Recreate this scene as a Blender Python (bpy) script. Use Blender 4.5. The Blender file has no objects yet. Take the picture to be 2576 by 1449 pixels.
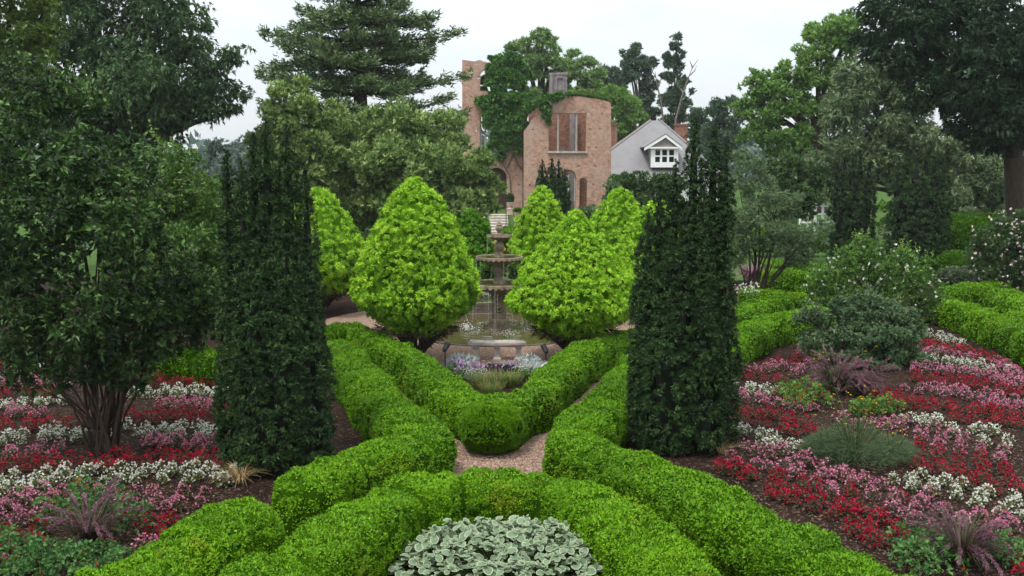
import bpy, math, random
import numpy as np
from mathutils import Vector
from mathutils.geometry import tessellate_polygon

SC = bpy.context.scene
COL = SC.collection
R = math.radians

# ------------------------------------------------------------------ camera
CAM_H, PITCH, FPX = 5.5, R(7.4), 2504.4
cam_d = bpy.data.cameras.new('camera')
cam = bpy.data.objects.new('camera', cam_d)
COL.objects.link(cam)
cam.location = (0, 0, CAM_H)
cam.rotation_euler = (R(90) - PITCH, 0, 0)
cam_d.lens, cam_d.sensor_width = 35.0, 36.0
cam_d.clip_start, cam_d.clip_end = 0.1, 3000
SC.camera = cam

# ------------------------------------------------------------------ world, sun, exposure
SUN_EL, SUN_ROT = R(66), R(222)
w = bpy.data.worlds.new('World'); SC.world = w; w.use_nodes = True
nt = w.node_tree; nt.nodes.clear()
def WN(t, **k):
    n = nt.nodes.new(t)
    for a, b in k.items(): setattr(n, a, b)
    return n
out = WN('ShaderNodeOutputWorld'); bg = WN('ShaderNodeBackground')
sky = WN('ShaderNodeTexSky', sky_type='NISHITA', sun_disc=False)
sky.sun_elevation, sky.sun_rotation = SUN_EL, SUN_ROT
sky.air_density, sky.dust_density, sky.altitude = 1.0, 1.5, 100
tc = WN('ShaderNodeTexCoord'); sep = WN('ShaderNodeSeparateXYZ')
nt.links.new(tc.outputs['Generated'], sep.inputs[0])
mp = WN('ShaderNodeMapping'); mp.inputs['Scale'].default_value = (3.0, 3.0, 10.0)
nt.links.new(tc.outputs['Generated'], mp.inputs[0])
nz = WN('ShaderNodeTexNoise'); nz.inputs['Scale'].default_value = 2.2
nz.inputs['Detail'].default_value = 6; nz.inputs['Roughness'].default_value = 0.6
nt.links.new(mp.outputs[0], nz.inputs['Vector'])
cr = WN('ShaderNodeValToRGB')
cr.color_ramp.elements[0].position = 0.36; cr.color_ramp.elements[0].color = (0.76, 0.76, 0.76, 1)
cr.color_ramp.elements[1].position = 0.60; cr.color_ramp.elements[1].color = (0.97, 0.97, 0.97, 1)
nt.links.new(nz.outputs['Fac'], cr.inputs[0])
# thin even overcast: its radiance rises towards the zenith as an overcast sky's does
mr = WN('ShaderNodeMapRange'); mr.inputs['From Min'].default_value = 0.0; mr.inputs['From Max'].default_value = 1.0
mr.inputs['To Min'].default_value = 4.7; mr.inputs['To Max'].default_value = 16.0
nt.links.new(sep.outputs['Z'], mr.inputs[0])
cl = WN('ShaderNodeVectorMath', operation='SCALE'); cl.inputs[0].default_value = (0.905, 0.955, 1.0)
nt.links.new(mr.outputs[0], cl.inputs['Scale'])
mx = WN('ShaderNodeMix', data_type='RGBA')
nt.links.new(cr.outputs[0], mx.inputs['Factor'])
nt.links.new(sky.outputs[0], mx.inputs['A']); nt.links.new(cl.outputs[0], mx.inputs['B'])
nt.links.new(mx.outputs['Result'], bg.inputs['Color'])
bg.inputs['Strength'].default_value = 0.085
nt.links.new(bg.outputs[0], out.inputs['Surface'])

sun_d = bpy.data.lights.new('sun', 'SUN'); sun_d.energy = 1.5; sun_d.angle = R(10); sun_d.color = (1.0, 0.96, 0.90)
sun = bpy.data.objects.new('sun', sun_d); COL.objects.link(sun)
# Nishita: rotation 0 looks along +Y, growing clockwise seen from above
sdir = Vector((math.sin(SUN_ROT) * math.cos(SUN_EL), math.cos(SUN_ROT) * math.cos(SUN_EL), math.sin(SUN_EL)))
sun.rotation_euler = (-sdir).to_track_quat('-Z', 'Y').to_euler(); sun.location = (0, 0, 60)

vs = SC.view_settings
vs.view_transform = 'Standard'; vs.look = 'None'; vs.gamma = 1.0; vs.use_curve_mapping = False
vs.exposure = 1.12
SC.cycles.max_bounces = 6; SC.cycles.diffuse_bounces = 3; SC.cycles.glossy_bounces = 2
SC.cycles.transmission_bounces = 4; SC.cycles.transparent_max_bounces = 6
SC.cycles.use_denoising = True

# ------------------------------------------------------------------ places: photo pixel (2576 wide) -> ground point
def ray(u, v):
    dx = (u - 1288.0) / FPX; dy = (724.5 - v) / FPX
    c, s = math.cos(PITCH), math.sin(PITCH)
    return np.array((dx, c + dy * s, -s + dy * c))
def G(u, v, z=0.0):
    d = ray(u, v); t = (z - CAM_H) / d[2]
    return np.array((0, 0, CAM_H)) + d * t
def P(u, v, Y):
    d = ray(u, v)
    return np.array((0, 0, CAM_H)) + d * (Y / d[1])

# ------------------------------------------------------------------ helpers: tags, meshes
def tag(o, label=None, cat=None, group=None, kind=None):
    for k, v in (('label', label), ('category', cat), ('group', group), ('kind', kind)):
        if v: o[k] = v
    return o
def thing(name, label, cat, loc=(0, 0, 0), group=None):
    o = bpy.data.objects.new(name, None); o.empty_display_size = 0.2
    COL.objects.link(o); o.location = tuple(float(x) for x in loc)
    return tag(o, label, cat, group)
def mesh_data(name, V, Fs, mats, midx=None, tint=None, smooth=False):
    V = np.ascontiguousarray(V, dtype=np.float32)
    if not isinstance(Fs, list): Fs = [Fs]
    Fs = [np.asarray(f, dtype=np.int32) for f in Fs if len(f)]
    me = bpy.data.meshes.new(name)
    loops = np.concatenate([f.ravel() for f in Fs])
    tot = np.concatenate([np.full(len(f), f.shape[1], np.int32) for f in Fs])
    start = np.concatenate([[0], np.cumsum(tot)[:-1]]).astype(np.int32)
    me.vertices.add(len(V)); me.vertices.foreach_set('co', V.ravel())
    me.loops.add(len(loops)); me.loops.foreach_set('vertex_index', loops)
    me.polygons.add(len(tot)); me.polygons.foreach_set('loop_start', start)
    if midx is not None: me.polygons.foreach_set('material_index', np.asarray(midx, np.int32))
    me.polygons.foreach_set('use_smooth', np.full(len(tot), bool(smooth)))
    for m in (mats if isinstance(mats, (list, tuple)) else [mats]): me.materials.append(m)
    if tint is not None:
        a = me.attributes.new('tint', 'FLOAT', 'POINT'); a.data.foreach_set('value', np.asarray(tint, np.float32))
    me.update(calc_edges=True)
    return me
def link(name, me, parent=None, loc=None):
    o = bpy.data.objects.new(name, me); COL.objects.link(o)
    if parent is not None: o.parent = parent
    if loc is not None: o.location = tuple(float(x) for x in loc)
    return o
def base_of(parent):
    b = np.zeros(3)
    while parent is not None:
        b = b + np.array(parent.location); parent = parent.parent
    return b
class MB:
    """collects shapes given in world coordinates; build() links them as one mesh under its parent"""
    def __init__(s): s.V, s.Q, s.T, s.tq, s.n = [], [], [], [], 0
    def add(s, V, Q=None, T=None):
        V = np.asarray(V, float)
        if Q is not None and len(Q): s.Q.append(np.asarray(Q) + s.n)
        if T is not None and len(T): s.T.append(np.asarray(T) + s.n)
        s.V.append(V); s.n += len(V); return s
    def box(s, x0, x1, y0, y1, z0, z1):
        V = [(x, y, z) for z in (z0, z1) for y in (y0, y1) for x in (x0, x1)]
        return s.add(V, [(0, 2, 3, 1), (4, 5, 7, 6), (0, 1, 5, 4), (2, 6, 7, 3), (0, 4, 6, 2), (1, 3, 7, 5)])
    def hull8(s, V):
        return s.add(V, [(0, 2, 3, 1), (4, 5, 7, 6), (0, 1, 5, 4), (2, 6, 7, 3), (0, 4, 6, 2), (1, 3, 7, 5)])
    def lathe(s, c, prof, n=24, mod=None):
        """prof: (r, z) list; mod(a, i) scales r, adds z"""
        a = np.arange(n) * 2 * math.pi / n
        V = []
        for i, (r, z) in enumerate(prof):
            rr, zz = (np.full(n, r), np.full(n, z)) if mod is None else mod(a, i, r, z)
            V.append(np.stack([c[0] + rr * np.cos(a), c[1] + rr * np.sin(a), c[2] + zz], 1))
        m = len(prof); k = np.arange(n); k2 = (k + 1) % n
        Q = np.concatenate([np.stack([i * n + k, i * n + k2, (i + 1) * n + k2, (i + 1) * n + k], 1) for i in range(m - 1)])
        return s.add(np.concatenate(V), Q)
    def tube(s, pts, rad, n=6, cap=True):
        pts = np.asarray(pts, float); m = len(pts)
        rad = np.broadcast_to(np.asarray(rad, float), (m,))
        t = np.gradient(pts, axis=0); t /= np.linalg.norm(t, axis=1, keepdims=True) + 1e-9
        ref = np.where(np.abs(t[:, 2:3]) > 0.9, np.array([[1., 0, 0]]), np.array([[0, 0, 1.]]))
        x = np.cross(t, ref); x /= np.linalg.norm(x, axis=1, keepdims=True) + 1e-9
        y = np.cross(t, x)
        a = np.arange(n) * 2 * math.pi / n
        V = pts[:, None] + rad[:, None, None] * (np.cos(a)[None, :, None] * x[:, None] + np.sin(a)[None, :, None] * y[:, None])
        k = np.arange(n); k2 = (k + 1) % n
        Q = np.concatenate([np.stack([i * n + k, i * n + k2, (i + 1) * n + k2, (i + 1) * n + k], 1) for i in range(m - 1)])
        s.add(V.reshape(-1, 3), Q)
        return s
    def prism(s, poly, holes, y0, y1):
        """poly and holes: (x, z) outlines; a slab from y0 (front) to y1 with its reveals"""
        loops = [poly] + list(holes)
        pts = [Vector((p[0], p[1], 0)) for l in loops for p in l]
        tris = tessellate_polygon([[Vector((p[0], p[1], 0)) for p in l] for l in loops])
        n = len(pts)
        V = [(p.x, y0, p.y) for p in pts] + [(p.x, y1, p.y) for p in pts]
        T = [tuple(t) for t in tris] + [tuple(i + n for i in reversed(t)) for t in tris]
        Q = []; o = 0
        for l in loops:
            m = len(l)
            for i in range(m): j = (i + 1) % m; Q.append((o + i, o + j, o + j + n, o + i + n))
            o += m
        return s.add(V, Q, T)
    def build(s, name, mats, parent=None, smooth=False, loc=None):
        V = np.concatenate(s.V)
        if parent is None and loc is None: loc = (0, 0, 0)
        b = base_of(parent) if parent is not None else np.array(loc, float)
        Fs = [np.concatenate(s.Q)] if s.Q else []
        if s.T: Fs.append(np.concatenate(s.T))
        me = mesh_data(name, V - b, Fs, mats, smooth=smooth)
        return link(name, me, parent, None if parent is not None else loc)

# ------------------------------------------------------------------ noise and foliage in numpy
def _h(ix, iy, iz, seed):
    h = (ix.astype(np.int64) * 374761393 + iy.astype(np.int64) * 668265263 + iz.astype(np.int64) * 2147483647 + seed * 1274126177) & 0xffffffff
    h = ((h ^ (h >> 13)) * 1274126177) & 0xffffffff
    return ((h ^ (h >> 16)) & 0xffff) / 65535.0
def noise3(p, seed=0):
    p = np.asarray(p, float); i = np.floor(p); f = p - i; i = i.astype(np.int64); f = f * f * (3 - 2 * f)
    r = 0
    for dx in (0, 1):
        for dy in (0, 1):
            for dz in (0, 1):
                wgt = (f[..., 0] if dx else 1 - f[..., 0]) * (f[..., 1] if dy else 1 - f[..., 1]) * (f[..., 2] if dz else 1 - f[..., 2])
                r = r + wgt * _h(i[..., 0] + dx, i[..., 1] + dy, i[..., 2] + dz, seed)
    return r
def unit(v): return v / (np.linalg.norm(v, axis=-1, keepdims=True) + 1e-9)
def rdir(rng, n): return unit(rng.normal(size=(n, 3)))
def leaves(B, D, N, L, W, fold=0.12, droop=0.0, tri=False):
    """rhombic leaves (or slim three-cornered ones): base B, axis D, facing N -> verts, faces"""
    n = len(B); L = np.broadcast_to(L, (n,))[:, None]; W = np.broadcast_to(W, (n,))[:, None]
    S = unit(np.cross(D, N)); U = np.cross(S, D)
    if tri:
        V = np.empty((n, 3, 3)); V[:, 0] = B - S * W * .55; V[:, 1] = B + S * W * .55; V[:, 2] = B + D * L; V[:, 2, 2] -= (droop * L)[:, 0]
        return V.reshape(-1, 3), np.arange(n * 3).reshape(n, 3)
    M = B + D * L * 0.45
    V = np.empty((n, 4, 3))
    V[:, 0] = B; V[:, 1] = M + S * W * 0.5 + U * W * fold; V[:, 2] = B + D * L; V[:, 3] = M - S * W * 0.5 + U * W * fold
    V[:, 2, 2] -= (droop * L)[:, 0]
    return V.reshape(-1, 3), np.arange(n * 4).reshape(n, 4)
def tufts(rng, C, A, k, L, W, spread=0.7, fold=0.1, droop=0.0, base=0.25, tri=False):
    """k leaves round each tuft centre C fanning about axis A"""
    n = len(C)
    D = unit(np.repeat(A, k, 0) + spread * rdir(rng, n * k))
    B = np.repeat(C, k, 0) + rdir(rng, n * k) * (base * L)
    l = L * rng.uniform(0.7, 1.25, n * k)
    V, Q = leaves(B, D, rdir(rng, n * k) + .8 * np.repeat(A, k, 0), l, W * l / L, fold, droop, tri)
    t = np.repeat(np.clip(np.repeat(rng.normal(0.5, 0.17, n), k) + rng.normal(0, 0.1, n * k), 0, 1), 3 if tri else 4)
    return V, Q, t
def clumps(rng, C, O, rad, k, L, W, up=.4, bias=.75):
    """dense little balls of sprays at C, each facing outwards along O"""
    n = len(C); rad = np.broadcast_to(rad, (n,)); r_ = np.repeat(rad * rng.uniform(.65, 1.35, n), k)
    D = unit(rdir(rng, n * k) + bias * np.repeat(O, k, 0) + np.array((0, 0, up)))
    B = np.repeat(C, k, 0) + D * (r_ * rng.uniform(.25, .75, n * k))[:, None]
    l = L * rng.uniform(.7, 1.3, n * k) * np.repeat(np.clip(rad / rad.max(), .6, 1), k); V, Q = leaves(B, unit(D * .45 + .85 * rdir(rng, n * k)), D + .4 * rdir(rng, n * k), l, W * l / L, tri=True)
    t = np.clip(np.repeat(rng.normal(.5, .16, n), k) + rng.normal(0, .12, n * k), 0, 1)
    return V, Q, np.repeat(t, 3)
def foliage(name, parts, mat, parent=None, loc=None):
    V = np.concatenate([p[0] for p in parts]); o = 0; Q = []
    for p in parts: Q.append(p[1] + o); o += len(p[0])
    t = np.concatenate([p[2] for p in parts])
    if parent is None and loc is None: loc = (0, 0, 0)
    b = base_of(parent) if parent is not None else np.array(loc, float)
    return link(name, mesh_data(name, V - b, Q, mat, tint=t), parent, None if parent is not None else loc)

# ------------------------------------------------------------------ materials
def new_mat(name):
    m = bpy.data.materials.new(name); m.use_nodes = True
    n = m.node_tree; n.nodes.clear()
    return m, n, lambda t, **k: _nn(n, t, k)
def _nn(n, t, k):
    x = n.nodes.new(t)
    for a, b in k.items(): setattr(x, a, b)
    return x
def ramp(nd, cols):
    e = nd.color_ramp.elements
    while len(e) < len(cols): e.new(0.5)
    for el, (p, c) in zip(e, cols): el.position = p; el.color = (*c, 1)
def leaf_mat(name, dark, mid, light, rough=0.6, trans=0.3, spec=0.18, nscale=1.3, namp=0.35, patch=None):
    m, n, N = new_mat(name); lk = n.links.new
    at = N('ShaderNodeAttribute', attribute_name='tint')
    ge = N('ShaderNodeNewGeometry'); nz = N('ShaderNodeTexNoise'); nz.inputs['Scale'].default_value = nscale; nz.inputs['Detail'].default_value = 3
    lk(ge.outputs['Position'], nz.inputs['Vector'])
    s1 = N('ShaderNodeMath', operation='SUBTRACT'); lk(nz.outputs['Fac'], s1.inputs[0]); s1.inputs[1].default_value = 0.5
    s2 = N('ShaderNodeMath', operation='MULTIPLY_ADD'); lk(s1.outputs[0], s2.inputs[0]); s2.inputs[1].default_value = namp * 2.2; lk(at.outputs['Fac'], s2.inputs[2])
    rp = N('ShaderNodeValToRGB'); ramp(rp, [(0.1, dark), (0.5, mid), (0.92, light)]); lk(s2.outputs[0], rp.inputs[0])
    col = rp.outputs[0]
    if patch:  # ageing, thin or sunburnt patches
        n2 = N('ShaderNodeTexNoise'); n2.inputs['Scale'].default_value = 0.85; n2.inputs['Detail'].default_value = 5; n2.inputs['Roughness'].default_value = 0.65
        lk(ge.outputs['Position'], n2.inputs['Vector'])
        r2 = N('ShaderNodeValToRGB'); ramp(r2, [(0.60, (0, 0, 0)), (0.72, (0.8, 0.8, 0.8))]); lk(n2.outputs['Fac'], r2.inputs[0])
        mi = N('ShaderNodeMix', data_type='RGBA'); lk(r2.outputs[0], mi.inputs['Factor']); lk(col, mi.inputs['A']); mi.inputs['B'].default_value = (*patch, 1); col = mi.outputs['Result']
    b = N('ShaderNodeBsdfPrincipled'); lk(col, b.inputs['Base Color']); b.inputs['Roughness'].default_value = rough
    b.inputs['Specular IOR Level'].default_value = spec
    o = N('ShaderNodeOutputMaterial')
    if trans:
        tr = N('ShaderNodeBsdfTranslucent'); hs = N('ShaderNodeHueSaturation'); hs.inputs['Value'].default_value = 1.2; hs.inputs['Saturation'].default_value = 1.1
        lk(col, hs.inputs['Color']); lk(hs.outputs[0], tr.inputs[0])
        ms = N('ShaderNodeMixShader'); ms.inputs[0].default_value = trans; lk(b.outputs[0], ms.inputs[1]); lk(tr.outputs[0], ms.inputs[2]); lk(ms.outputs[0], o.inputs[0])
    else: lk(b.outputs[0], o.inputs[0])
    return m
def solid_mat(name, c1, c2, scale=4.0, rough=0.85, bump=0.3, bscale=30.0, stain=None, sscale=1.2, metal=0.0, spec=0.3, stretch=None):
    m, n, N = new_mat(name); lk = n.links.new
    ge = N('ShaderNodeNewGeometry'); vec = ge.outputs['Position']
    if stretch:
        mp = N('ShaderNodeMapping'); mp.inputs['Scale'].default_value = stretch; lk(vec, mp.inputs[0]); vec = mp.outputs[0]
    nz = N('ShaderNodeTexNoise'); nz.inputs['Scale'].default_value = scale; nz.inputs['Detail'].default_value = 6; lk(vec, nz.inputs['Vector'])
    rp = N('ShaderNodeValToRGB'); ramp(rp, [(0.3, c1), (0.7, c2)]); lk(nz.outputs['Fac'], rp.inputs[0]); col = rp.outputs[0]
    if stain:
        n2 = N('ShaderNodeTexNoise'); n2.inputs['Scale'].default_value = sscale; n2.inputs['Detail'].default_value = 8; n2.inputs['Roughness'].default_value = 0.7
        lk(vec, n2.inputs['Vector'])
        r2 = N('ShaderNodeValToRGB'); ramp(r2, [(0.5, (0, 0, 0)), (0.72, (1, 1, 1))]); lk(n2.outputs['Fac'], r2.inputs[0])
        mi = N('ShaderNodeMix', data_type='RGBA'); lk(r2.outputs[0], mi.inputs['Factor']); lk(col, mi.inputs['A']); mi.inputs['B'].default_value = (*stain, 1); col = mi.outputs['Result']
    b = N('ShaderNodeBsdfPrincipled'); lk(col, b.inputs['Base Color']); b.inputs['Roughness'].default_value = rough
    b.inputs['Metallic'].default_value = metal; b.inputs['Specular IOR Level'].default_value = spec
    if bump:
        n3 = N('ShaderNodeTexNoise'); n3.inputs['Scale'].default_value = bscale; n3.inputs['Detail'].default_value = 4; lk(vec, n3.inputs['Vector'])
        bp = N('ShaderNodeBump'); bp.inputs['Strength'].default_value = bump; bp.inputs['Distance'].default_value = 0.02; lk(n3.outputs['Fac'], bp.inputs['Height']); lk(bp.outputs[0], b.inputs['Normal'])
    o = N('ShaderNodeOutputMaterial'); lk(b.outputs[0], o.inputs[0])
    return m
def brick_mat(name, c1, c2, mortar, stain, scale=1.0):
    m, n, N = new_mat(name); lk = n.links.new
    tc = N('ShaderNodeTexCoord'); ge = N('ShaderNodeNewGeometry')
    sx = N('ShaderNodeSeparateXYZ'); lk(ge.outputs['Position'], sx.inputs[0])
    # brick courses run along x on faces looking along y, and along y on the others
    ad = N('ShaderNodeMath', operation='ADD'); lk(sx.outputs[0], ad.inputs[0]); lk(sx.outputs[1], ad.inputs[1])
    cb = N('ShaderNodeCombineXYZ'); lk(ad.outputs[0], cb.inputs[0]); lk(sx.outputs[2], cb.inputs[1])
    br = N('ShaderNodeTexBrick'); lk(cb.outputs[0], br.inputs['Vector'])
    br.inputs['Scale'].default_value = 1.0; br.inputs['Brick Width'].default_value = 0.23; br.inputs['Row Height'].default_value = 0.085
    br.inputs['Mortar Size'].default_value = 0.010; br.inputs['Bias'].default_value = -0.1
    br.inputs['Color1'].default_value = (*c1, 1); br.inputs['Color2'].default_value = (*c2, 1); br.inputs['Mortar'].default_value = (*mortar, 1)
    n1 = N('ShaderNodeTexNoise'); n1.inputs['Scale'].default_value = 4.2; n1.inputs['Detail'].default_value = 5; n1.inputs['Roughness'].default_value = 0.75; lk(ge.outputs['Position'], n1.inputs['Vector'])
    r1 = N('ShaderNodeValToRGB'); ramp(r1, [(0.36, (0.66, 0.64, 0.62)), (0.64, (1.28, 1.27, 1.26))]); lk(n1.outputs['Fac'], r1.inputs[0])
    mu = N('ShaderNodeMix', data_type='RGBA', blend_type='MULTIPLY'); mu.inputs['Factor'].default_value = 1.0; lk(br.outputs['Color'], mu.inputs['A']); lk(r1.outputs[0], mu.inputs['B'])
    # weathering: pale lime wash in patches, dark damp that also paints depth on the inner wall
    n2 = N('ShaderNodeTexNoise'); n2.inputs['Scale'].default_value = 0.55; n2.inputs['Detail'].default_value = 9; n2.inputs['Roughness'].default_value = 0.72
    mp = N('ShaderNodeMapping'); mp.inputs['Scale'].default_value = (1, 1, 0.6); lk(ge.outputs['Position'], mp.inputs[0]); lk(mp.outputs[0], n2.inputs['Vector'])
    r2 = N('ShaderNodeValToRGB'); ramp(r2, [(0.46, (0, 0, 0)), (0.68, (0.75, 0.75, 0.75))]); lk(n2.outputs['Fac'], r2.inputs[0])
    mi = N('ShaderNodeMix', data_type='RGBA'); lk(r2.outputs[0], mi.inputs['Factor']); lk(mu.outputs['Result'], mi.inputs['A']); mi.inputs['B'].default_value = (*stain, 1)
    b = N('ShaderNodeBsdfPrincipled'); lk(mi.outputs['Result'], b.inputs['Base Color']); b.inputs['Roughness'].default_value = 0.9; b.inputs['Specular IOR Level'].default_value = 0.2
    bp = N('ShaderNodeBump'); bp.inputs['Strength'].default_value = 0.5; bp.inputs['Distance'].default_value = 0.02; bp.invert = True
    lk(br.outputs['Fac'], bp.inputs['Height']); lk(bp.outputs[0], b.inputs['Normal'])
    o = N('ShaderNodeOutputMaterial'); lk(b.outputs[0], o.inputs[0])
    return m

M = {}
M['box'] = leaf_mat('boxwood_leaf', (0.034, 0.095, 0.0015), (0.088, 0.215, 0.002), (0.165, 0.335, 0.004), rough=0.55, trans=0.12, nscale=1.1, namp=0.32, patch=(0.165, 0.205, 0.006))
M['boxcore'] = solid_mat('boxwood_inside', (0.010, 0.030, 0.001), (0.020, 0.052, 0.002), 9, 0.95, 0, spec=0.0)  # solid core; the shade between the leaves is put into its dark colour
M['gold'] = leaf_mat('golden_spray', (0.080, 0.205, 0.006), (0.225, 0.435, 0.016), (0.400, 0.610, 0.050), rough=0.6, trans=0.18, nscale=1.5, namp=0.2)
M['goldcore'] = solid_mat('cypress_inside', (0.040, 0.100, 0.004), (0.065, 0.145, 0.006), 9, 0.95, 0, spec=0.0)  # core darker than the sprays, inner shade put into its colour
M['goldgreen'] = leaf_mat('shaded_spray', (0.035, 0.115, 0.006), (0.085, 0.220, 0.010), (0.150, 0.330, 0.018), rough=0.6, trans=0.3)  # for the shaded cypress: its shade is put into this darker green
M['yew'] = leaf_mat('yew_needle', (0.006, 0.017, 0.004), (0.016, 0.041, 0.009), (0.050, 0.100, 0.024), rough=0.6, trans=0.05, nscale=2.5)
M['yewcore'] = solid_mat('yew_inside', (0.003, 0.006, 0.003), (0.007, 0.009, 0.004), 7, 0.9, 0)  # near black core, carries the shade between the tufts in its colour
M['bark'] = solid_mat('bark', (0.020, 0.014, 0.009), (0.055, 0.038, 0.026), 6, 0.9, 0.6, 18, stretch=(3, 3, 0.6))
M['palebark'] = solid_mat('pale_bark', (0.09, 0.075, 0.058), (0.18, 0.155, 0.125), 5, 0.9, 0.5, 16, stretch=(2, 2, 0.7))
M['oak'] = leaf_mat('oak_leaf', (0.024, 0.054, 0.020), (0.058, 0.112, 0.042), (0.120, 0.195, 0.072), trans=0.22, nscale=0.35)
M['olive'] = leaf_mat('pale_loose_leaf', (0.040, 0.075, 0.014), (0.080, 0.135, 0.022), (0.150, 0.220, 0.040), trans=0.3, nscale=0.5)
M['viburnum'] = leaf_mat('broad_shrub_leaf', (0.006, 0.019, 0.004), (0.019, 0.050, 0.010), (0.095, 0.185, 0.040), rough=0.45, trans=0.18, nscale=0.8, spec=0.3)
M['viburnum2'] = leaf_mat('light_shrub_leaf', (0.030, 0.072, 0.012), (0.070, 0.145, 0.024), (0.180, 0.290, 0.065), rough=0.45, trans=0.25, nscale=0.8, spec=0.3)
M['fir'] = leaf_mat('fir_needle', (0.030, 0.058, 0.022), (0.088, 0.145, 0.054), (0.225, 0.300, 0.128), trans=0.1, nscale=0.45)
M['magnolia'] = leaf_mat('tea_olive_leaf', (0.048, 0.096, 0.022), (0.140, 0.225, 0.060), (0.400, 0.500, 0.175), rough=0.5, trans=0.22, nscale=0.6, spec=0.25)
M['vine'] = leaf_mat('vine_leaf', (0.026, 0.078, 0.016), (0.066, 0.165, 0.032), (0.165, 0.310, 0.065), trans=0.2, nscale=0.8)
M['midtree'] = leaf_mat('mid_tree_leaf', (0.075, 0.140, 0.042), (0.155, 0.255, 0.080), (0.260, 0.380, 0.135), trans=0.3, nscale=0.3)
M['poplar'] = leaf_mat('hazed_tree_leaf', (0.034, 0.066, 0.038), (0.068, 0.120, 0.066), (0.120, 0.185, 0.108), trans=0.2, nscale=0.3)  # bluish because distance haze is put into the leaf colour
M['sycamore'] = leaf_mat('plane_leaf', (0.055, 0.120, 0.026), (0.135, 0.250, 0.055), (0.260, 0.400, 0.105), trans=0.35, nscale=0.25)
M['darkfir'] = leaf_mat('dark_needle', (0.007, 0.020, 0.008), (0.018, 0.046, 0.018), (0.046, 0.092, 0.036), trans=0.08, nscale=0.35)
M['juniper'] = leaf_mat('feathery_needle', (0.040, 0.072, 0.030), (0.110, 0.165, 0.072), (0.260, 0.330, 0.160), trans=0.12, nscale=0.4)
M['grey'] = leaf_mat('grey_green_leaf', (0.050, 0.088, 0.036), (0.105, 0.165, 0.072), (0.210, 0.285, 0.145), trans=0.25, nscale=0.6)
M['shrub'] = leaf_mat('hedge_shrub_leaf', (0.022, 0.052, 0.014), (0.048, 0.098, 0.028), (0.110, 0.165, 0.050), trans=0.2, nscale=0.9)
M['rose'] = leaf_mat('rose_leaf', (0.028, 0.072, 0.014), (0.072, 0.155, 0.028), (0.190, 0.320, 0.066), trans=0.25, nscale=0.9)
M['mossy'] = leaf_mat('mossy_leaf', (0.030, 0.085, 0.006), (0.066, 0.160, 0.008), (0.130, 0.260, 0.018), trans=0.2)
M['tansy'] = leaf_mat('blue_green_leaf', (0.028, 0.062, 0.025), (0.066, 0.122, 0.050), (0.155, 0.220, 0.105), trans=0.2, nscale=1.2)
M['bronze'] = leaf_mat('begonia_leaf', (0.018, 0.014, 0.006), (0.040, 0.032, 0.010), (0.075, 0.075, 0.020), rough=0.35, trans=0.1)
M['greenbeg'] = leaf_mat('begonia_green_leaf', (0.030, 0.040, 0.010), (0.065, 0.075, 0.018), (0.120, 0.140, 0.035), rough=0.35, trans=0.1)
M['red'] = leaf_mat('red_petal', (0.11, 0.001, 0.010), (0.32, 0.004, 0.028), (0.56, 0.018, 0.065), rough=0.45, trans=0.25, namp=0.1)
M['pink'] = leaf_mat('pink_petal', (0.28, 0.055, 0.12), (0.50, 0.16, 0.26), (0.72, 0.42, 0.50), rough=0.5, trans=0.25, namp=0.1)
M['white'] = leaf_mat('white_petal', (0.38, 0.40, 0.30), (0.57, 0.58, 0.50), (0.76, 0.76, 0.71), rough=0.5, trans=0.2, namp=0.1)
M['rosepink'] = leaf_mat('blush_petal', (0.66, 0.44, 0.46), (0.80, 0.66, 0.66), (0.85, 0.80, 0.78), rough=0.5, trans=0.2, namp=0.1)
M['orange'] = leaf_mat('orange_petal', (0.36, 0.03, 0.008), (0.52, 0.075, 0.012), (0.60, 0.16, 0.02), rough=0.5, trans=0.2, namp=0.1)
M['yellow'] = leaf_mat('yellow_petal', (0.62, 0.36, 0.010), (0.80, 0.52, 0.016), (0.85, 0.66, 0.08), rough=0.5, trans=0.25, namp=0.1)
M['lavender'] = leaf_mat('lavender_petal', (0.30, 0.17, 0.34), (0.46, 0.28, 0.50), (0.62, 0.45, 0.66), rough=0.5, trans=0.2, namp=0.1)
M['dusty'] = leaf_mat('silver_leaf', (0.26, 0.30, 0.28), (0.42, 0.46, 0.44), (0.60, 0.64, 0.62), rough=0.7, trans=0.15)
M['darkleaf'] = leaf_mat('dark_purple_leaf', (0.020, 0.012, 0.020), (0.045, 0.030, 0.045), (0.10, 0.075, 0.095), rough=0.5, trans=0.1)
M['lantana'] = leaf_mat('lantana_leaf', (0.022, 0.062, 0.016), (0.052, 0.130, 0.034), (0.120, 0.235, 0.060), rough=0.45, trans=0.25)
M['plume'] = leaf_mat('purple_plume', (0.080, 0.034, 0.048), (0.180, 0.088, 0.118), (0.350, 0.210, 0.230), rough=0.7, trans=0.25)
M['blade'] = leaf_mat('purple_blade', (0.022, 0.016, 0.012), (0.050, 0.038, 0.024), (0.110, 0.090, 0.050), rough=0.6, trans=0.2)
M['straw'] = leaf_mat('dry_blade', (0.17, 0.11, 0.05), (0.32, 0.22, 0.11), (0.50, 0.38, 0.21), rough=0.7, trans=0.2)
M['grassb'] = leaf_mat('grass_blade', (0.040, 0.082, 0.014), (0.088, 0.150, 0.028), (0.190, 0.240, 0.060), rough=0.5, trans=0.25)
M['fennel'] = leaf_mat('fennel_thread', (0.040, 0.070, 0.034), (0.080, 0.125, 0.060), (0.140, 0.190, 0.085), rough=0.6, trans=0.25)
M['distant'] = leaf_mat('distant_leaf', (0.065, 0.098, 0.082), (0.105, 0.150, 0.122), (0.150, 0.200, 0.160), trans=0.2, nscale=0.2)  # pale and bluish: the far haze is painted into the leaves
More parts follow.
